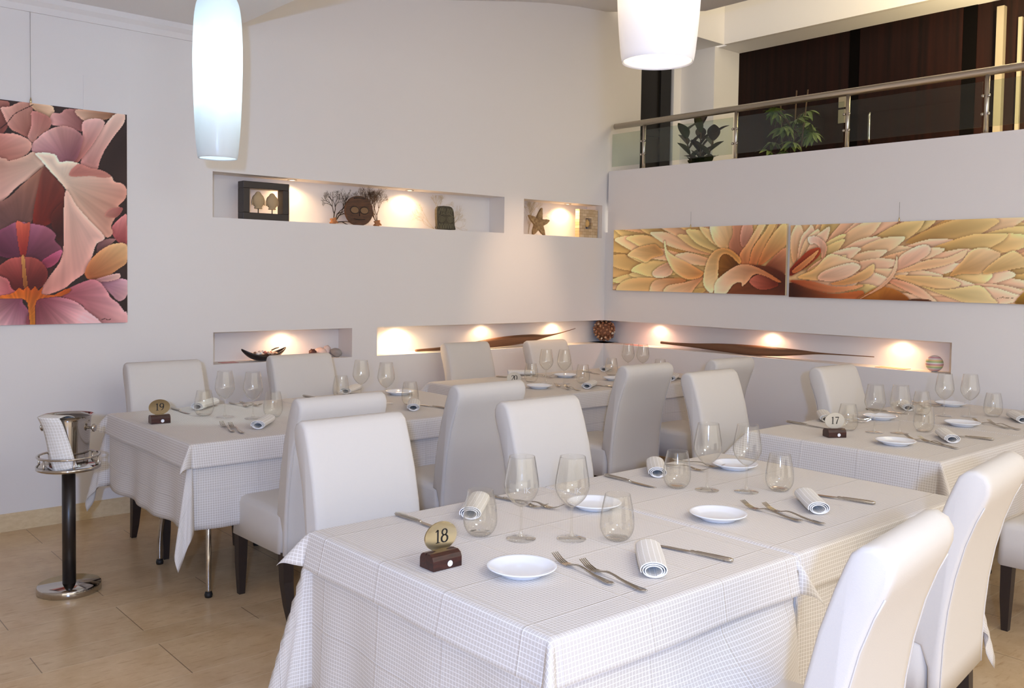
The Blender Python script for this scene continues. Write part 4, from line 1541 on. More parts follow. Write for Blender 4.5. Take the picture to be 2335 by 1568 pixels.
# pods
PODM = mat('dried_pod', S(112, 74, 50), 0.65)
nt = PODM.node_tree
_b = nt.nodes['Principled BSDF']
_tc = node(nt, 'ShaderNodeUVMap')
_w = node(nt, 'ShaderNodeTexNoise')
_mp = node(nt, 'ShaderNodeMapping')
_mp.inputs['Scale'].default_value = (0.6, 60, 1)
nt.links.new(_tc.outputs[0], _mp.inputs[0])
nt.links.new(_mp.outputs[0], _w.inputs['Vector'])
_w.inputs['Scale'].default_value = 2.0
_w.inputs['Detail'].default_value = 4
_r = node(nt, 'ShaderNodeValToRGB')
_r.color_ramp.elements[0].position = 0.35
_r.color_ramp.elements[1].position = 0.7
_r.color_ramp.elements[0].color = (*S(84, 52, 36), 1)
_r.color_ramp.elements[1].color = (*S(142, 100, 66), 1)
nt.links.new(_w.outputs[0], _r.inputs[0])
nt.links.new(_r.outputs[0], _b.inputs['Base Color'])


def pod(name, path, label):
    """path: (s along, z centre, half height, depth); built along local x."""
    V, UV, F = [], [], []
    n = 14
    Q = spline([(a, b, c) for a, b, c, _ in path], 8)
    D = spline([(d, 0, 0) for *_, d in path], 8)
    for i, (p, d) in enumerate(zip(Q, D)):
        for j in range(n):
            a = 2 * PI * j / n
            V.append((p.x, d.x * math.cos(a), p.y + p.z * math.sin(a)))
            UV.append((p.x, j / n))
    for i in range(len(Q) - 1):
        for j in range(n):
            F.append((i * n + j, i * n + (j + 1) % n, (i + 1) * n + (j + 1) % n, (i + 1) * n + j))
    F += [tuple(range(n)), tuple((len(Q) - 1) * n + j for j in range(n))]
    o = mk(name, V, F, PODM, None, True, UV)
    return tag(o, label, 'seed pod')


o = pod('dried_pod', [(0.0, 0.014, 0.010, 0.010), (0.25, 0.018, 0.014, 0.016), (0.55, 0.030, 0.026, 0.026), (0.80, 0.046, 0.040, 0.034), (1.05, 0.060, 0.042, 0.036), (1.25, 0.072, 0.033, 0.028), (1.42, 0.084, 0.014, 0.014), (1.60, 0.105, 0.005, 0.006), (1.80, 0.142, 0.0025, 0.003)],
        'long brown dried pod with thin tip lying in the back wall niche')
o.location = (-2.09, 0.09, LF)
o = pod('dried_pod', [(0.0, 0.044, 0.013, 0.014), (0.12, 0.042, 0.012, 0.014), (0.35, 0.042, 0.018, 0.020), (0.62, 0.044, 0.033, 0.030), (0.90, 0.043, 0.042, 0.036), (1.15, 0.046, 0.038, 0.034), (1.38, 0.056, 0.022, 0.022), (1.55, 0.062, 0.008, 0.010), (1.75, 0.066, 0.004, 0.005), (2.0, 0.070, 0.003, 0.003)],
        'long brown dried pod with thin tip lying in the right wall niche')
o.location = (0.085, -0.625, LF)
o.rotation_euler = (0, 0, -PI / 2)
# shell ball in the corner
t = thing('shell_ball', (0.085, 0.075, LF + 0.118), 'brown ball covered in shells standing in the corner of the long niche', 'shell ball')
bm = bmesh.new()
bmesh.ops.create_icosphere(bm, subdivisions=4, radius=0.088)
q = random.Random(8)
for v in bm.verts:
    v.co *= 1 + 0.05 * math.sin(v.co.x * 120) * math.sin(v.co.y * 110 + 1) + 0.05 * math.sin(v.co.z * 130) + q.uniform(-0.02, 0.02)
from_bm('core', bm, mat('rust_core', S(128, 84, 56), 0.7), t, True)
BSH = [S(196, 150, 112), S(160, 108, 74), S(214, 176, 140), S(138, 92, 64), S(232, 216, 190), S(176, 122, 88)]
for i in range(90):
    zz = 1 - 2 * (i + 0.5) / 90
    a = i * 2.39996
    rr = math.sqrt(1 - zz * zz)
    d = Vector((rr * math.cos(a), rr * math.sin(a), zz))
    c = BSH[q.randrange(6)]
    bm = bmesh.new()
    bmesh.ops.create_icosphere(bm, subdivisions=1, radius=1)
    sx, sy, sz = q.uniform(0.009, 0.020), q.uniform(0.008, 0.014), q.uniform(0.008, 0.016)
    M = d.to_track_quat('Z', 'Y').to_matrix() @ Matrix.Rotation(q.uniform(0, 6), 3, 'Z')
    for v in bm.verts:
        v.co = M @ Vector((v.co.x * sx, v.co.y * sy, v.co.z * sz)) + d * 0.098
    from_bm('shell', bm, mat('ballshell_%d' % BSH.index(c), c, 0.4), t, True)
# striped ball
SB = mat('striped_wax', S(220, 210, 200), 0.5)
nt = SB.node_tree
_b = nt.nodes['Principled BSDF']
_tc = node(nt, 'ShaderNodeTexCoord')
_sp = node(nt, 'ShaderNodeSeparateXYZ')
nt.links.new(_tc.outputs['Generated'], _sp.inputs[0])
_r = node(nt, 'ShaderNodeValToRGB')
_r.color_ramp.interpolation = 'CONSTANT'
cols = [(208, 200, 196), (226, 168, 160), (214, 206, 200), (176, 196, 140), (232, 206, 160), (214, 150, 150), (222, 214, 206), (168, 190, 128), (226, 196, 140), (216, 206, 204), (210, 160, 166), (214, 208, 204)]
els = _r.color_ramp.elements
els[0].color = (*S(*cols[0]), 1)
els[1].position = 1 / 12
els[1].color = (*S(*cols[1]), 1)
for i in range(2, 12):
    e = els.new(i / 12)
    e.color = (*S(*cols[i]), 1)
nt.links.new(_sp.outputs[2], _r.inputs[0])
nt.links.new(_r.outputs[0], _b.inputs['Base Color'])
bm = bmesh.new()
bmesh.ops.create_uvsphere(bm, u_segments=32, v_segments=20, radius=0.058)
o = from_bm('striped_ball', bm, SB, None, True)
o.location = (0.085, -3.065, LF + 0.0575)
o = tag(o, 'pastel striped ball at the right end of the right wall niche', 'ball')

# ------------------------------------------------------------------ balustrade
t = thing('balustrade', (0.05, 0, 2.515), 'steel railing with clear glass panels along the mezzanine edge', 'railing')
tube('handrail', [(0, -0.05, 0.418), (0, -9.3, 0.398)], 0.027, BRUSHED, t, 18)
ys = [-0.405, -1.395, -2.38, -3.365, -4.35]
for y in ys:
    p = tube('post', [(0, y, 0.0), (0, y, 0.395)], 0.0155, BRUSHED, t, 14)
    lathe('post_flange', [(0.032, 0.0), (0.032, 0.006), (0.017, 0.008)], BRUSHED, p, 18, loc=(0, y, 0))
    for z in (0.13, 0.25):
        for s in (-1, 1):
            V, F = lathe_data([(1e-4, 0), (0.009, 0.0), (0.011, 0.006), (0.009, 0.016), (1e-4, 0.018)], 12)
            mk('glass_clamp', [(b - 0.017, y + s * (0.012 + c), z + a) for a, b, c in V], F, CHROME, p, True)
ed = [-0.035] + ys
for a, b in zip(ed, ed[1:]):
    box('glass_panel', (-0.022, -0.014), (b + 0.022 if True else b, a - (0.022 if a != ed[0] else 0)), (0.045, 0.345), PANE, t)

# ------------------------------------------------------------------ plants behind the glass
LEAF = mat('rubber_leaf', S(44, 66, 36), 0.35, noise=(S(84, 74, 48), 6, (1, 1, 1)))
LEAFD = mat('rubber_leaf_dark', S(52, 36, 30), 0.35, noise=(S(34, 30, 24), 6, (1, 1, 1)))
LEAFY = mat('umbrella_leaf', S(70, 100, 40), 0.4, noise=(S(120, 136, 66), 5, (1, 1, 1)))
POT = mat('terracotta_pot', S(120, 72, 52), 0.8)
STEMM = mat('brown_stem', S(96, 74, 52), 0.7)


def leaf_data(L, wd, droop=0.3, n=8, m=5):
    V, F = [], []
    for i in range(n + 1):
        t = i / n
        w2 = wd * math.sin(PI * min(1, t * 0.96 + 0.02)) ** 0.8
        for j in range(m):
            u = -1 + 2 * j / (m - 1)
            V.append((u * w2, L * t, -droop * L * t * t + abs(u) * w2 * 0.35))
    for i in range(n):
        for j in range(m - 1):
            F.append((i * m + j, i * m + j + 1, (i + 1) * m + j + 1, (i + 1) * m + j))
    return V, F


rg = random.Random(12)
t = thing('rubber_plant', (0.62, -0.60, 2.25), 'potted rubber plant with broad dark leaves behind the mezzanine glass', 'plant')
lathe('pot', [(0.10, 0.0), (0.14, 0.22), (0.15, 0.24), (0.135, 0.24), (0.12, 0.20), (0.0, 0.19)], POT, t, 28)
for dx, dy, h in ((0, 0.0, 0.72), (0.02, -0.09, 0.62), (-0.03, 0.10, 0.66), (0.03, 0.02, 0.5)):
    st = tube('stem', [(dx * 0.4, dy * 0.4, 0.19), (dx, dy, 0.45), (dx * 1.4, dy * 1.6, h)], [0.010, 0.008, 0.005], STEMM, t, 8)
    for k in range(8):
        z = 0.26 + (h - 0.26) * (k + 0.4) / 8
        V, F = leaf_data(rg.uniform(0.15, 0.22), rg.uniform(0.042, 0.062), rg.uniform(-0.1, 0.5))
        lf = mk('leaf', V, F, LEAFD if rg.random() < 0.5 else LEAF, t, True)
        q = (z - 0.19) / (h - 0.19)
        lf.location = (dx * (0.4 + q), dy * (0.4 + 1.2 * q), z)
        lf.rotation_euler = (rg.uniform(0.15, 0.6) + 0.75 * q, 0, k * 2.4 + rg.uniform(-0.5, 0.5))
t = thing('umbrella_plant', (0.75, -1.47, 2.25), 'potted green umbrella plant tied to canes behind the mezzanine glass', 'plant')
lathe('pot', [(0.11, 0.0), (0.15, 0.22), (0.16, 0.24), (0.145, 0.24), (0.12, 0.20), (0.0, 0.19)], POT, t, 28)
for dx, dy, h in ((0, 0.12, 0.86), (0.03, -0.02, 0.92), (-0.02, -0.16, 0.90)):
    tube('cane', [(dx * 0.5, dy * 0.5, 0.19), (dx, dy, h)], 0.0065, STEMM, t, 7)
for k in range(26):
    a = rg.uniform(0, 2 * PI)
    z = rg.uniform(0.24, 0.76)
    rad = rg.uniform(0.06, 0.24) * (1.15 - 0.5 * (z - 0.24) / 0.5)
    V, F = [], []
    nl = 8
    for q in range(nl):
        lv, lf = leaf_data(rg.uniform(0.075, 0.115), 0.018, rg.uniform(0.3, 0.9), 6, 3)
        R = Matrix.Rotation(2 * PI * q / nl + rg.uniform(-0.15, 0.15), 3, 'Z')
        b = len(V)
        V += [tuple(R @ Vector(p)) for p in lv]
        F += [tuple(b + i for i in f) for f in lf]
    o = mk('leaf_rosette', V, F, LEAFY, t, True)
    o.location = (rad * math.cos(a), rad * math.sin(a) * 1.15, z)
    o.rotation_euler = (rg.uniform(-0.5, 0.5), rg.uniform(-0.5, 0.5), 0)
    tube('leaf_stalk', [(0, 0, max(0.2, z - 0.14)), (rad * 0.5 * math.cos(a), rad * 0.55 * math.sin(a), z - 0.03), (rad * math.cos(a), rad * 1.15 * math.sin(a), z)], 0.003, STEMM, t, 5)
t = thing('low_plant', (0.60, -1.05, 2.25), 'low dark leafy plant between the two taller plants behind the glass', 'plant')
lathe('pot', [(0.08, 0.0), (0.11, 0.16), (0.10, 0.16), (0.0, 0.14)], POT, t, 24)
for k in range(22):
    V, F = leaf_data(rg.uniform(0.16, 0.26), 0.03, rg.uniform(0.2, 0.9))
    lf = mk('leaf', V, F, LEAF if k % 3 else LEAFD, t, True)
    lf.location = (0, 0, 0.15)
    lf.rotation_euler = (rg.uniform(0.5, 1.1), 0, k * 2.4)

# wall details: hanging wires, service hatch
WIRE = mat('wire_grey', S(150, 148, 146), 0.5)
tag(box('service_hatch', (-4.612, -4.336), (-0.0035, -0.0003), (2.475, 2.705), WALL, None, 0.001), 'flush square white hatch on the wall above the big flower painting', 'hatch')

# ------------------------------------------------------------------ paintings (petals painted as colour on a fine canvas mesh)


class Canvas:
    def __init__(self, px, py, bgc):
        self.x, self.y = px.ravel(), py.ravel()
        self.c = np.tile(np.array(bgc, float), (self.x.size, 1))

    def inside(self, P):
        x, y = self.x, self.y
        m = np.zeros(x.size, bool)
        n = len(P)
        j = n - 1
        for i in range(n):
            xi, yi = P[i]
            xj, yj = P[j]
            if yi != yj:
                m ^= ((yi > y) != (yj > y)) & (x < (xj - xi) * (y - yi) / (yj - yi) + xi)
            j = i
        return m

    def dist(self, P, sel):
        x, y = self.x[sel], self.y[sel]
        d = np.full(x.size, 1e9)
        for i in range(len(P)):
            (ax, ay), (bx, by) = P[i - 1], P[i]
            dx, dy = bx - ax, by - ay
            L = dx * dx + dy * dy + 1e-9
            t = np.clip(((x - ax) * dx + (y - ay) * dy) / L, 0, 1)
            d = np.minimum(d, (x - ax - t * dx) ** 2 + (y - ay - t * dy) ** 2)
        return np.sqrt(d)

    def petal(self, pts, base, tip, c0, c1, streak=0.06, rim=0.08, out=26, dark=0.30, sm=4, freq=26):
        P = smooth_poly(pts, sm) if sm > 1 else np.array(pts, float)
        lo, hi = P.min(0) - out, P.max(0) + out
        near = np.nonzero((self.x > lo[0]) & (self.x < hi[0]) & (self.y > lo[1]) & (self.y < hi[1]))[0]
        if near.size == 0:
            return
        full = self.inside(P)
        ins = full[near]
        d = self.dist(P, near)
        # deep tone where the petal behind tucks under this one
        o = near[~ins]
        if out:
            k = np.clip(1 - d[~ins] / out, 0, 1)[:, None] ** 2
            self.c[o] *= 1 - dark * k * np.array([0.85, 1.0, 1.05])
        i = near[ins]
        x, y, di = self.x[i], self.y[i], d[ins]
        bx, by = base
        ax, ay = tip[0] - bx, tip[1] - by
        L2 = ax * ax + ay * ay
        t = np.clip(((x - bx) * ax + (y - by) * ay) / L2, 0, 1)
        ang = np.arctan2(-(x - bx) * ay + (y - by) * ax, (x - bx) * ax + (y - by) * ay)
        s = np.sin(ang * freq * 0.55 + 1.7 * np.sin(ang * freq * 0.21 + bx)) * 0.7 + np.sin(ang * freq * 1.9 + by) * 0.3
        c = np.array(c0, float) * (1 - t[:, None]) + np.array(c1, float) * t[:, None]
        c *= 1 + 0.5 * streak * (s * np.clip(0.3 + t, 0, 1))[:, None]
        lt = ((x - bx) * -ay + (y - by) * ax) / L2
        c *= 1 - 0.16 * np.clip(0.5 + lt * 2.6, 0, 1)[:, None] * np.array([0.75, 1.0, 1.15])
        W = max(10.0, 0.10 * math.sqrt(L2))
        e = np.clip(1 - di / W, 0, 1)[:, None]
        c *= 1 - 0.14 * (1 - e) * (1 - t[:, None]) + rim * e ** 2
        self.c[i] = c

    def result(self):
        return np.clip(self.c, 0, 255)


def painting(name, nu, nv, pos, tow, pix, draw, label, bgc, edge, gain=(1.15, 1.12, 1.02)):
    """pos(u, v) -> wall point of the canvas face, tow = direction to the wall, pix(u, v) -> sketch coordinates."""
    us, vs = np.linspace(0, 1, nu), np.linspace(0, 1, nv)
    U, Vv = np.meshgrid(us, vs, indexing='ij')
    px, py = pix(U, Vv)
    cv = Canvas(px, py, bgc)
    draw(cv)
    col = lin(cv.result())
    verts = [pos(a, b) for a in us for b in vs]
    F = [(i * nv + j, (i + 1) * nv + j, (i + 1) * nv + j + 1, i * nv + j + 1) for i in range(nu - 1) for j in range(nv - 1)]
    t = thing(name, pos(0.5, 0.0), label, 'painting')
    loc = Vector(pos(0.5, 0.0))
    me = bpy.data.meshes.new('canvas')
    me.from_pydata([tuple(Vector(v) - loc) for v in verts], [], F)
    at = me.color_attributes.new('paint', 'FLOAT_COLOR', 'POINT')
    buf = np.ones((len(verts), 4), np.float32)
    buf[:, :3] = np.clip(col * np.array(gain), 0, 1)
    at.data.foreach_set('color', buf.ravel())
    m = mat('oil_paint', (0.5, 0.5, 0.5), 0.5, spec=0.3)
    if not any(n.type == 'VERTEX_COLOR' for n in m.node_tree.nodes):
        vc = m.node_tree.nodes.new('ShaderNodeVertexColor')
        vc.layer_name = 'paint'
        m.node_tree.links.new(vc.outputs[0], m.node_tree.nodes['Principled BSDF'].inputs['Base Color'])
    me.materials.append(m)
    o = bpy.data.objects.new('canvas', me)
    COL.objects.link(o)
    o.parent = t
    # stretcher behind the canvas
    tw = Vector(tow)
    c4 = [Vector(pos(a, b)) - loc for a, b in ((0, 0), (1, 0), (1, 1), (0, 1))]
    f0 = [c + tw * 0.0006 for c in c4]
    f1 = [c + tw * 0.0235 for c in c4]
    mk('stretcher', f0 + f1, [(0, 1, 2, 3), (7, 6, 5, 4), (0, 4, 5, 1), (1, 5, 6, 2), (2, 6, 7, 3), (3, 7, 4, 0)], mat('canvas_edge_' + name, edge, 0.7), t)
    return t, loc


def draw_pink(c):
    p = c.petal
    c.c *= (1 + 0.1 * np.sin(c.x / 60 + c.y / 90))[:, None]
    p([(-300, 20), (0, 20), (60, 60), (20, 240), (-200, 260), (-320, 200)], (-60, 260), (-200, 40), (150, 84, 80), (206, 150, 142))
    p([(5, 70), (60, 62), (130, 30), (200, 35), (205, 120), (190, 260), (110, 235), (60, 205), (20, 120)], (165, 270), (50, 55), (178, 110, 100), (232, 182, 172))
    p([(195, 35), (335, 50), (345, 120), (300, 130), (215, 75)], (210, 60), (340, 90), (232, 192, 160), (240, 208, 180))
    p([(345, 100), (400, 98), (440, 70), (640, 85), (560, 170), (540, 220), (450, 190), (340, 180), (320, 140)], (570, 230), (360, 100), (150, 88, 92), (222, 168, 168))
    p([(500, 72), (780, 98), (700, 140), (640, 130), (560, 150)], (760, 105), (520, 90), (160, 112, 84), (222, 184, 164))
    p([(205, 90), (320, 130), (320, 200), (240, 260), (215, 300), (175, 265), (200, 180)], (225, 300), (250, 90), (212, 156, 148), (196, 130, 126))
    p([(780, 98), (850, 103), (840, 165), (770, 250), (705, 340), (665, 420), (640, 478), (530, 440), (600, 300), (690, 190)], (590, 480), (830, 100), (214, 150, 148), (246, 218, 206), 0.08)
    p([(545, 160), (640, 130), (700, 150), (690, 190), (620, 300), (520, 420), (480, 430), (545, 290)], (495, 440), (690, 140), (186, 110, 106), (236, 196, 194))
    p([(200, 320), (245, 265), (310, 215), (400, 185), (480, 200), (545, 250), (540, 310), (490, 420), (380, 425), (350, 375), (220, 370)], (440, 430), (320, 190), (158, 98, 116), (232, 186, 184), 0.09)
    p([(-320, 240), (0, 243), (100, 245), (190, 290), (195, 340), (150, 390), (30, 425), (-320, 420)], (-120, 400), (190, 280), (190, 106, 96), (232, 184, 174), 0.07)
    p([(-340, 400), (0, 405), (50, 425), (150, 395), (215, 365), (285, 460), (200, 530), (100, 600), (0, 700), (-200, 800), (-340, 820)], (260, 440), (-150, 640), (244, 216, 200), (212, 156, 148), 0.06)
    p([(285, 458), (350, 530), (415, 610), (425, 720), (405, 900), (405, 1060), (330, 1160), (240, 1310), (0, 1345), (-340, 1300), (-340, 820), (0, 700), (130, 590)], (150, 1000), (290, 460), (70, 26, 26), (124, 66, 58), 0.10)
    p([(285, 460), (240, 600), (190, 845), (0, 890), (-340, 900), (-340, 820), (0, 700), (130, 590)], (120, 900), (280, 470), (112, 74, 72), (170, 118, 98), 0.12)
    p([(285, 460), (350, 530), (418, 615), (405, 720), (310, 850), (205, 845), (240, 600)], (250, 860), (290, 470), (124, 26, 12), (124, 70, 62), 0.14)
    p([(330, 780), (420, 700), (412, 900), (370, 960), (335, 880)], (350, 900), (420, 720), (74, 20, 14), (96, 34, 22), 0.1)
    p([(845, 780), (862, 800), (862, 980), (810, 975), (760, 920), (755, 860)], (780, 960), (850, 800), (184, 84, 92), (226, 148, 150))
    p([(640, 1040), (650, 980), (700, 950), (780, 945), (740, 985), (660, 1030)], (650, 1040), (760, 950), (104, 66, 70), (168, 120, 122))
    p([(225, 370), (350, 375), (385, 425), (440, 420), (500, 430), (600, 465), (680, 480), (750, 520), (770, 555), (830, 570), (862, 610), (852, 670), (800, 720), (830, 735), (825, 760), (780, 800), (745, 860), (760, 900), (730, 935), (690, 920), (600, 830), (500, 720), (420, 600), (330, 500), (270, 430)], (400, 560), (850, 640), (248, 226, 208), (222, 164, 150), 0.09, 0.12, freq=34)
    p([(510, 440), (600, 465), (680, 480), (750, 520), (690, 530), (600, 520), (450, 520)], (450, 520), (740, 500), (200, 130, 122), (206, 140, 130), 0.08, 0.02, 10, 0.1)
    p([(740, 740), (828, 733), (825, 760), (780, 800), (700, 790)], (700, 780), (830, 740), (214, 150, 138), (168, 96, 96), 0.06, 0.02, 8, 0.1)
    p([(425, 620), (500, 720), (600, 830), (700, 935), (640, 980), (610, 1060), (560, 1170), (480, 1230), (400, 1290), (240, 1335), (300, 1220), (385, 1100), (410, 980), (410, 880)], (440, 700), (360, 1330), (242, 204, 190), (216, 148, 142), 0.08, 0.10, freq=40)
    p([(560, 1160), (590, 1100), (660, 1030), (760, 980), (862, 985), (862, 1100), (800, 1150), (690, 1215), (600, 1225), (560, 1200)], (570, 1210), (850, 990), (192, 108, 62), (240, 200, 150), 0.09)
    p([(600, 1230), (700, 1222), (862, 1225), (862, 1330), (800, 1370), (720, 1300)], (620, 1230), (860, 1300), (164, 104, 140), (222, 178, 192), 0.09)
    p([(620, 1228), (790, 1180), (805, 1215), (700, 1238)], (620, 1230), (800, 1195), (190, 130, 140), (238, 200, 196))
    p([(380, 1330), (450, 1280), (590, 1225), (660, 1240), (720, 1310), (740, 1345), (800, 1390), (840, 1440), (860, 1450), (860, 1540), (620, 1540), (540, 1400)], (410, 1330), (820, 1460), (170, 84, 100), (236, 182, 190), 0.12)
    p([(-340, 1345), (100, 1345), (130, 1380), (190, 1545), (-340, 1560)], (120, 1340), (-60, 1540), (136, 66, 92), (236, 190, 198), 0.16)
    p([(240, 1342), (350, 1338), (480, 1370), (560, 1430), (660, 1545), (180, 1545), (210, 1400)], (225, 1340), (480, 1540), (132, 50, 70), (240, 186, 194), 0.16, freq=40)
    p([(-20, 900), (30, 870), (100, 835), (190, 845), (290, 865), (355, 915), (350, 960), (400, 1020), (370, 1100), (290, 1145), (200, 1090), (130, 1075), (0, 1070), (-80, 980)], (140, 1100), (260, 850), (96, 36, 62), (172, 104, 132), 0.14, 0.06, freq=14)
    p([(260, 1100), (395, 1020), (370, 1100), (300, 1145)], (240, 1100), (395, 1040), (160, 54, 90), (206, 106, 146), 0.1, 0.05, 8, 0.2)
    p([(95, 840), (150, 848), (185, 850), (155, 1065), (122, 1065)], (140, 1070), (130, 840), (150, 30, 26), (222, 104, 80), 0.12, 0.02, 8, 0.3)
    p([(-40, 1170), (40, 1090), (130, 1072), (220, 1080), (280, 1130), (302, 1190), (270, 1260), (200, 1295), (60, 1290), (-20, 1240)], (150, 1300), (140, 1080), (92, 16, 14), (178, 84, 78), 0.12)
    p([(128, 1070), (146, 1070), (156, 1180), (166, 1275), (140, 1275), (132, 1160)], (150, 1275), (138, 1070), (150, 84, 30), (206, 150, 84), 0.05, 0.1, 8)
    p([(-340, 1190), (0, 1205), (60, 1285), (95, 1335), (-340, 1350)], (90, 1330), (-100, 1230), (206, 96, 110), (236, 160, 158))
    p([(-300, 1340), (-20, 1336), (80, 1310), (110, 1280), (138, 1298), (165, 1268), (188, 1300), (215, 1268), (238, 1300), (268, 1274), (258, 1322), (340, 1330), (420, 1288), (462, 1293), (400, 1335), (250, 1352), (215, 1400), (216, 1545), (184, 1545), (170, 1420), (150, 1362), (60, 1352), (-300, 1356)], (150, 1500), (160, 1280), (226, 140, 40), (204, 92, 20), 0.22, 0.05, 10, 0.4, 2, 60)
    # signature and a thin dark twig line
    for a, b, cc, d in ((676, 1497, 700, 1490), (700, 1490, 716, 1500), (716, 1500, 742, 1494), (0, 210, 45, 170), (45, 170, 85, 115), (85, 115, 120, 92), (120, 92, 215, 45)):
        L = math.hypot(cc - a, d - b)
        nx, ny = -(d - b) / L * 2.6, (cc - a) / L * 2.6
        p([(a + nx, b + ny), (cc + nx, d + ny), (cc - nx, d - ny), (a - nx, b - ny)], (a, b), (cc, d), (60, 30, 30), (60, 30, 30), 0, 0, 0, 0, 1)


def auto_petals(c, rng, cx, cy, rings, pal, xr, yr, sx=1.0):
    """rings of long petals, outermost first, all rooted near (cx, cy)."""
    for R, L, W, n, a0, a1 in rings:
        for k in range(n):
            a = math.radians(a0 + (a1 - a0) * (k + rng.uniform(0.1, 0.9)) / n)
            r0 = R * rng.uniform(0.8, 1.1)
            l, w2 = L * rng.uniform(0.75, 1.2), W * rng.uniform(0.8, 1.25)
            d = np.array([math.cos(a) * sx, math.sin(a)])
            nn = np.array([-math.sin(a), math.cos(a)])
            o = np.array([cx, cy]) + d * r0
            bend = rng.uniform(-0.35, 0.35) * w2
            pts = [o, o + d * l * 0.35 + nn * (w2 * 0.75 + bend * 0.3), o + d * l * 0.7 + nn * (w2 + bend), o + d * l * 0.92 + nn * (w2 * 0.5 + bend * 1.4), o + d * l + nn * bend * 2,
                   o + d * l * 0.9 + nn * (-w2 * 0.45 + bend * 1.3), o + d * l * 0.65 + nn * (-w2 * 0.95 + bend), o + d * l * 0.3 + nn * (-w2 * 0.7 + bend * 0.3)]
            c0, c1 = pal[rng.randrange(len(pal))]
            c.petal([tuple(q) for q in pts], tuple(o), tuple(o + d * l), c0, c1, 0.08, 0.10, 40, 0.22, 3, 18)


CREAM = [((198, 152, 84), (240, 222, 168)), ((206, 160, 112), (240, 220, 184)), ((190, 158, 96), (232, 220, 160)), ((212, 158, 110), (244, 222, 190)), ((180, 140, 80), (226, 208, 150))]


def draw_cream_left(c):
    p = c.petal
    rng = random.Random(5)
    auto_petals(c, rng, 1750, 640, [(1400, 560, 90, 16, 146, 216), (1150, 640, 90, 16, 148, 214), (850, 640, 85, 15, 146, 230), (640, 620, 80, 14, 150, 260), (420, 560, 70, 15, 180, 330), (280, 500, 60, 12, 215, 335)], CREAM, 0, 0, 1.15)
    p([(230, 440), (330, 360), (500, 320), (560, 330), (640, 430), (520, 470), (440, 520), (340, 480)], (640, 440), (220, 440), (206, 158, 96), (242, 226, 176))
    p([(110, 830), (160, 740), (300, 690), (560, 690), (700, 690), (960, 700), (700, 760), (560, 850), (250, 870)], (960, 700), (120, 820), (206, 150, 84), (240, 220, 164))
    p([(500, 860), (520, 740), (640, 700), (900, 715), (760, 790), (660, 870)], (900, 715), (500, 820), (196, 128, 74), (240, 214, 176))
    p([(660, 870), (690, 780), (900, 740), (1080, 690), (1000, 800), (920, 880)], (1080, 690), (670, 850), (204, 140, 96), (244, 222, 180))
    p([(520, 620), (640, 540), (720, 530), (740, 640), (640, 690), (540, 680)], (740, 560), (520, 660), (222, 176, 140), (246, 226, 200))
    p([(1160, 110), (1380, 110), (1420, 200), (1340, 380), (1230, 340), (1170, 240)], (1400, 420), (1240, 110), (214, 162, 104), (244, 228, 184))
    p([(1400, 110), (1500, 110), (1490, 260), (1520, 420), (1480, 560), (1390, 420), (1360, 330), (1400, 220)], (1480, 560), (1440, 110), (150, 84, 60), (206, 152, 120))
    p([(1510, 110), (1600, 105), (1610, 230), (1520, 360), (1480, 280)], (1500, 400), (1560, 110), (176, 116, 96), (222, 176, 152))
    p([(1500, 540), (1480, 440), (1560, 320), (1640, 180), (1690, 100), (1760, 100), (1690, 240), (1600, 400), (1580, 560)], (1540, 570), (1740, 100), (200, 120, 72), (240, 218, 166))
    p([(1590, 560), (1620, 380), (1740, 200), (1800, 100), (1870, 100), (1760, 330), (1660, 560)], (1620, 580), (1840, 100), (196, 112, 66), (230, 206, 140))
    p([(1680, 570), (1760, 340), (1880, 160), (1975, 100), (1980, 330), (1820, 480)], (1700, 580), (1970, 130), (186, 104, 56), (232, 214, 150))
    p([(1740, 600), (1990, 360), (1990, 640), (1850, 640)], (1760, 610), (1990, 420), (120, 54, 34), (206, 148, 110))
    p([(1420, 590), (1700, 560), (1990, 680), (1995, 900), (1330, 900), (1330, 700)], (1980, 720), (1340, 800), (84, 36, 22), (134, 76, 44), 0.12)
    p([(1250, 600), (1262, 470), (1350, 430), (1480, 545), (1420, 620), (1250, 690)], (1430, 600), (1270, 480), (110, 64, 22), (150, 100, 44), 0.14)
    p([(1590, 740), (1700, 660), (1850, 700), (1900, 790), (1720, 830)], (1880, 790), (1620, 700), (120, 44, 28), (186, 104, 84), 0.1)
    p([(640, 300), (655, 290), (680, 390), (760, 450), (900, 520), (1020, 590), (1090, 640), (1050, 690), (960, 712), (880, 700), (780, 640), (720, 570), (660, 440)], (1085, 650), (645, 300), (210, 146, 84), (244, 228, 182), 0.05, 0.12)
    p([(1095, 640), (1130, 500), (1200, 400), (1300, 370), (1400, 400), (1490, 490), (1480, 548), (1400, 470), (1320, 430), (1262, 480), (1250, 600), (1245, 720), (1190, 860), (1130, 830), (1090, 760)], (1480, 540), (1130, 760), (216, 160, 90), (242, 226, 178), 0.06, 0.14)
    p([(1210, 860), (1225, 740), (1330, 640), (1440, 570), (1530, 548), (1640, 570), (1780, 640), (1930, 740), (1900, 750), (1760, 680), (1650, 660), (1580, 730), (1520, 790), (1500, 745), (1420, 770), (1330, 880), (1210, 880)], (1900, 740), (1260, 760), (182, 104, 58), (244, 218, 184), 0.06, 0.12)


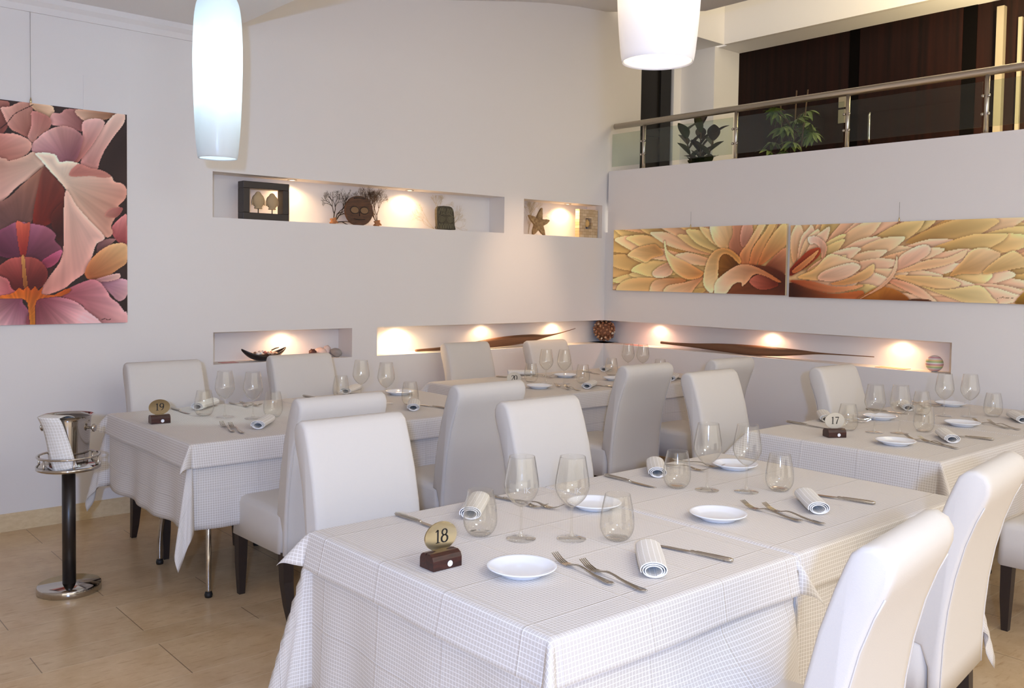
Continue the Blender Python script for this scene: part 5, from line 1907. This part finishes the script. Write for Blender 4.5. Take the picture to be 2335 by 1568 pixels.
def draw_cream_right(c):
    p = c.petal
    rng = random.Random(9)
    auto_petals(c, rng, 60, 640, [(1950, 700, 100, 12, -24, 16), (1600, 760, 100, 13, -28, 16), (1250, 760, 95, 14, -36, 18), (950, 660, 90, 13, -46, 20), (680, 600, 80, 13, -58, 20), (400, 520, 70, 12, -70, 14), (160, 420, 55, 11, -86, 6)], CREAM + [((220, 168, 130), (246, 220, 192))] * 3, 0, 0, 1.2)
    p([(230, 290), (210, 225), (300, 215), (390, 290), (395, 380), (360, 470), (340, 360), (290, 290)], (350, 470), (250, 220), (220, 160, 124), (246, 222, 206))
    p([(40, 540), (150, 420), (230, 350), (330, 330), (330, 400), (230, 500), (110, 580), (40, 610)], (40, 600), (320, 340), (118, 34, 18), (170, 74, 44), 0.12)
    p([(60, 560), (200, 440), (320, 350), (260, 450), (120, 570)], (60, 560), (320, 350), (196, 110, 64), (222, 170, 112))
    p([(120, 620), (280, 540), (400, 410), (480, 395), (620, 440), (720, 480), (560, 560), (400, 640), (240, 650)], (120, 630), (600, 420), (226, 180, 110), (244, 214, 178))
    p([(330, 650), (350, 580), (480, 520), (640, 480), (720, 500), (730, 540), (640, 610), (520, 660)], (330, 650), (720, 500), (226, 180, 150), (246, 222, 196))
    p([(440, 690), (600, 640), (740, 570), (860, 490), (860, 580), (780, 650), (600, 700)], (440, 690), (860, 510), (204, 140, 84), (238, 206, 150))
    p([(40, 660), (240, 660), (500, 720), (760, 700), (700, 740), (460, 780), (240, 740)], (40, 660), (700, 710), (150, 66, 34), (216, 158, 112), 0.08)
    p([(40, 680), (240, 740), (480, 790), (760, 760), (700, 850), (200, 860), (40, 840)], (60, 800), (600, 780), (60, 26, 16), (186, 102, 54), 0.14)
    p([(700, 880), (820, 770), (940, 720), (1100, 760), (1200, 870)], (940, 880), (940, 730), (150, 84, 30), (200, 132, 60))
    p([(1080, 560), (1110, 420), (1240, 330), (1340, 300), (1400, 330), (1380, 400), (1280, 470), (1160, 540)], (1080, 570), (1390, 310), (232, 180, 150), (246, 218, 194))
    p([(1060, 580), (1200, 520), (1380, 450), (1560, 430), (1740, 350), (1700, 440), (1500, 520), (1260, 560)], (1060, 590), (1720, 370), (226, 178, 130), (240, 214, 176))
    p([(1590, 610), (1700, 470), (1780, 360), (1900, 330), (2000, 360), (2060, 400), (1980, 520), (1860, 590), (1720, 590)], (1590, 610), (1940, 340), (206, 158, 96), (236, 214, 172))
    p([(1900, 590), (2000, 470), (2150, 370), (2230, 390), (2330, 500), (2160, 550)], (1900, 590), (2180, 370), (208, 170, 110), (232, 214, 160))
    p([(1060, 610), (1300, 610), (1560, 630), (1700, 690), (1600, 740), (1400, 730), (1240, 690)], (1060, 610), (1690, 690), (226, 180, 120), (236, 214, 164))
    p([(1330, 720), (1500, 750), (1640, 740), (1880, 710), (2000, 830), (2040, 890), (1760, 880), (1660, 850)], (1330, 720), (1980, 860), (206, 184, 122), (226, 210, 160))
    p([(1000, 660), (1100, 650), (1300, 720), (1440, 830), (1480, 880), (1380, 860), (1200, 770)], (1000, 660), (1470, 870), (214, 150, 116), (238, 206, 176))
    p([(2210, 890), (2260, 800), (2340, 740), (2340, 890)], (2230, 890), (2340, 780), (140, 104, 40), (176, 138, 60))
    p([(1190, 870), (1260, 840), (1400, 850), (1420, 885)], (1200, 870), (1400, 870), (70, 38, 20), (90, 48, 26), 0.05, 0, 6)
    p([(860, 760), (960, 680), (1030, 590), (1070, 480), (1082, 410), (1092, 500), (1060, 610), (960, 720), (820, 800), (720, 850)], (740, 840), (1085, 420), (206, 148, 112), (246, 222, 190), 0.04, 0.1)
    for a, b, cc, d in ((2040, 838, 2070, 832), (2075, 845, 2095, 818), (2095, 818, 2110, 836), (2110, 836, 2135, 830), (2135, 830, 2160, 838), (2160, 838, 2205, 830)):
        L = math.hypot(cc - a, d - b)
        nx, ny = -(d - b) / L * 2.4, (cc - a) / L * 2.4
        p([(a + nx, b + ny), (cc + nx, d + ny), (cc - nx, d - ny), (a - nx, b - ny)], (a, b), (cc, d), (120, 100, 70), (120, 100, 70), 0, 0, 0, 0, 1)


# big flower on the back wall: x from -5.45 to -4.366
def pos1(u, v):
    return (-5.45 + u * (5.45 - 4.366), -0.028, 1.2065 + v * (2.495 - 1.2065))


def pix1(U, V):
    x = -5.45 + U * (5.45 - 4.366)
    s = (x + 5.065) / (5.065 - 4.366)
    top, bot = 15 + 88 * s, 1535 - 18 * s
    return s * 865, top + (1 - V) * (bot - top)


def mkpix(corners, ratio):
    (tlx, tly), (trx, try_), (brx, bry), (blx, bly) = corners

    def f(U, V):
        s = U * ratio / (1 + U * (ratio - 1))
        t = 1 - V
        return tlx + s * (trx - tlx), (tly + s * (try_ - tly)) * (1 - t) + (bly + s * (bry - bly)) * t
    return f


t1, l1 = painting('flower_painting', 280, 332, pos1, (0, 1, 0), pix1, draw_pink, 'tall painting of a giant pink flower with dark red heart on the left wall', (52, 36, 34), S(226, 214, 206))
t2, l2 = painting('petal_painting', 330, 104, lambda u, v: (-0.028, -0.128 - u * 1.814, 1.411 + v * 0.556), (1, 0, 0), mkpix(((68, 160), (1980, 108), (1988, 895), (68, 822)), 0.87), draw_cream_left,
                  'left of the two wide cream petal paintings on the right wall', (196, 160, 104), S(222, 200, 160), (1.38, 1.32, 1.22))
t3, l3 = painting('petal_painting', 380, 104, lambda u, v: (-0.028, -1.976 - u * 1.86, 1.400 + v * 0.553), (1, 0, 0), mkpix(((36, 105), (2560, 20), (2560, 905), (40, 820)), 0.84), draw_cream_right,
                  'right of the two wide cream petal paintings, reaching the picture edge', (206, 170, 124), S(222, 200, 160), (1.38, 1.32, 1.22))


def hanger(parent, loc, x, y, z0, z1):
    w_ = tube('hanging_wire', [(x - loc.x, y - loc.y, z0 - loc.z), (x - loc.x, y - loc.y, z1 - loc.z)], 0.0012, WIRE, parent, 6)
    lathe('wire_hook', [(0.003, 0), (0.006, 0.004), (0.006, 0.022), (0.003, 0.030), (0.003, 0.036)], BRASS, parent, 10, loc=(x - loc.x, y - loc.y, z0 - loc.z - 0.004))


hanger(t1, l1, -4.905, -0.020, 2.495, 3.02)
hanger(t2, l2, -0.018, -1.005, 1.962, 2.10)
hanger(t3, l3, -0.018, -2.83, 1.952, 2.09)
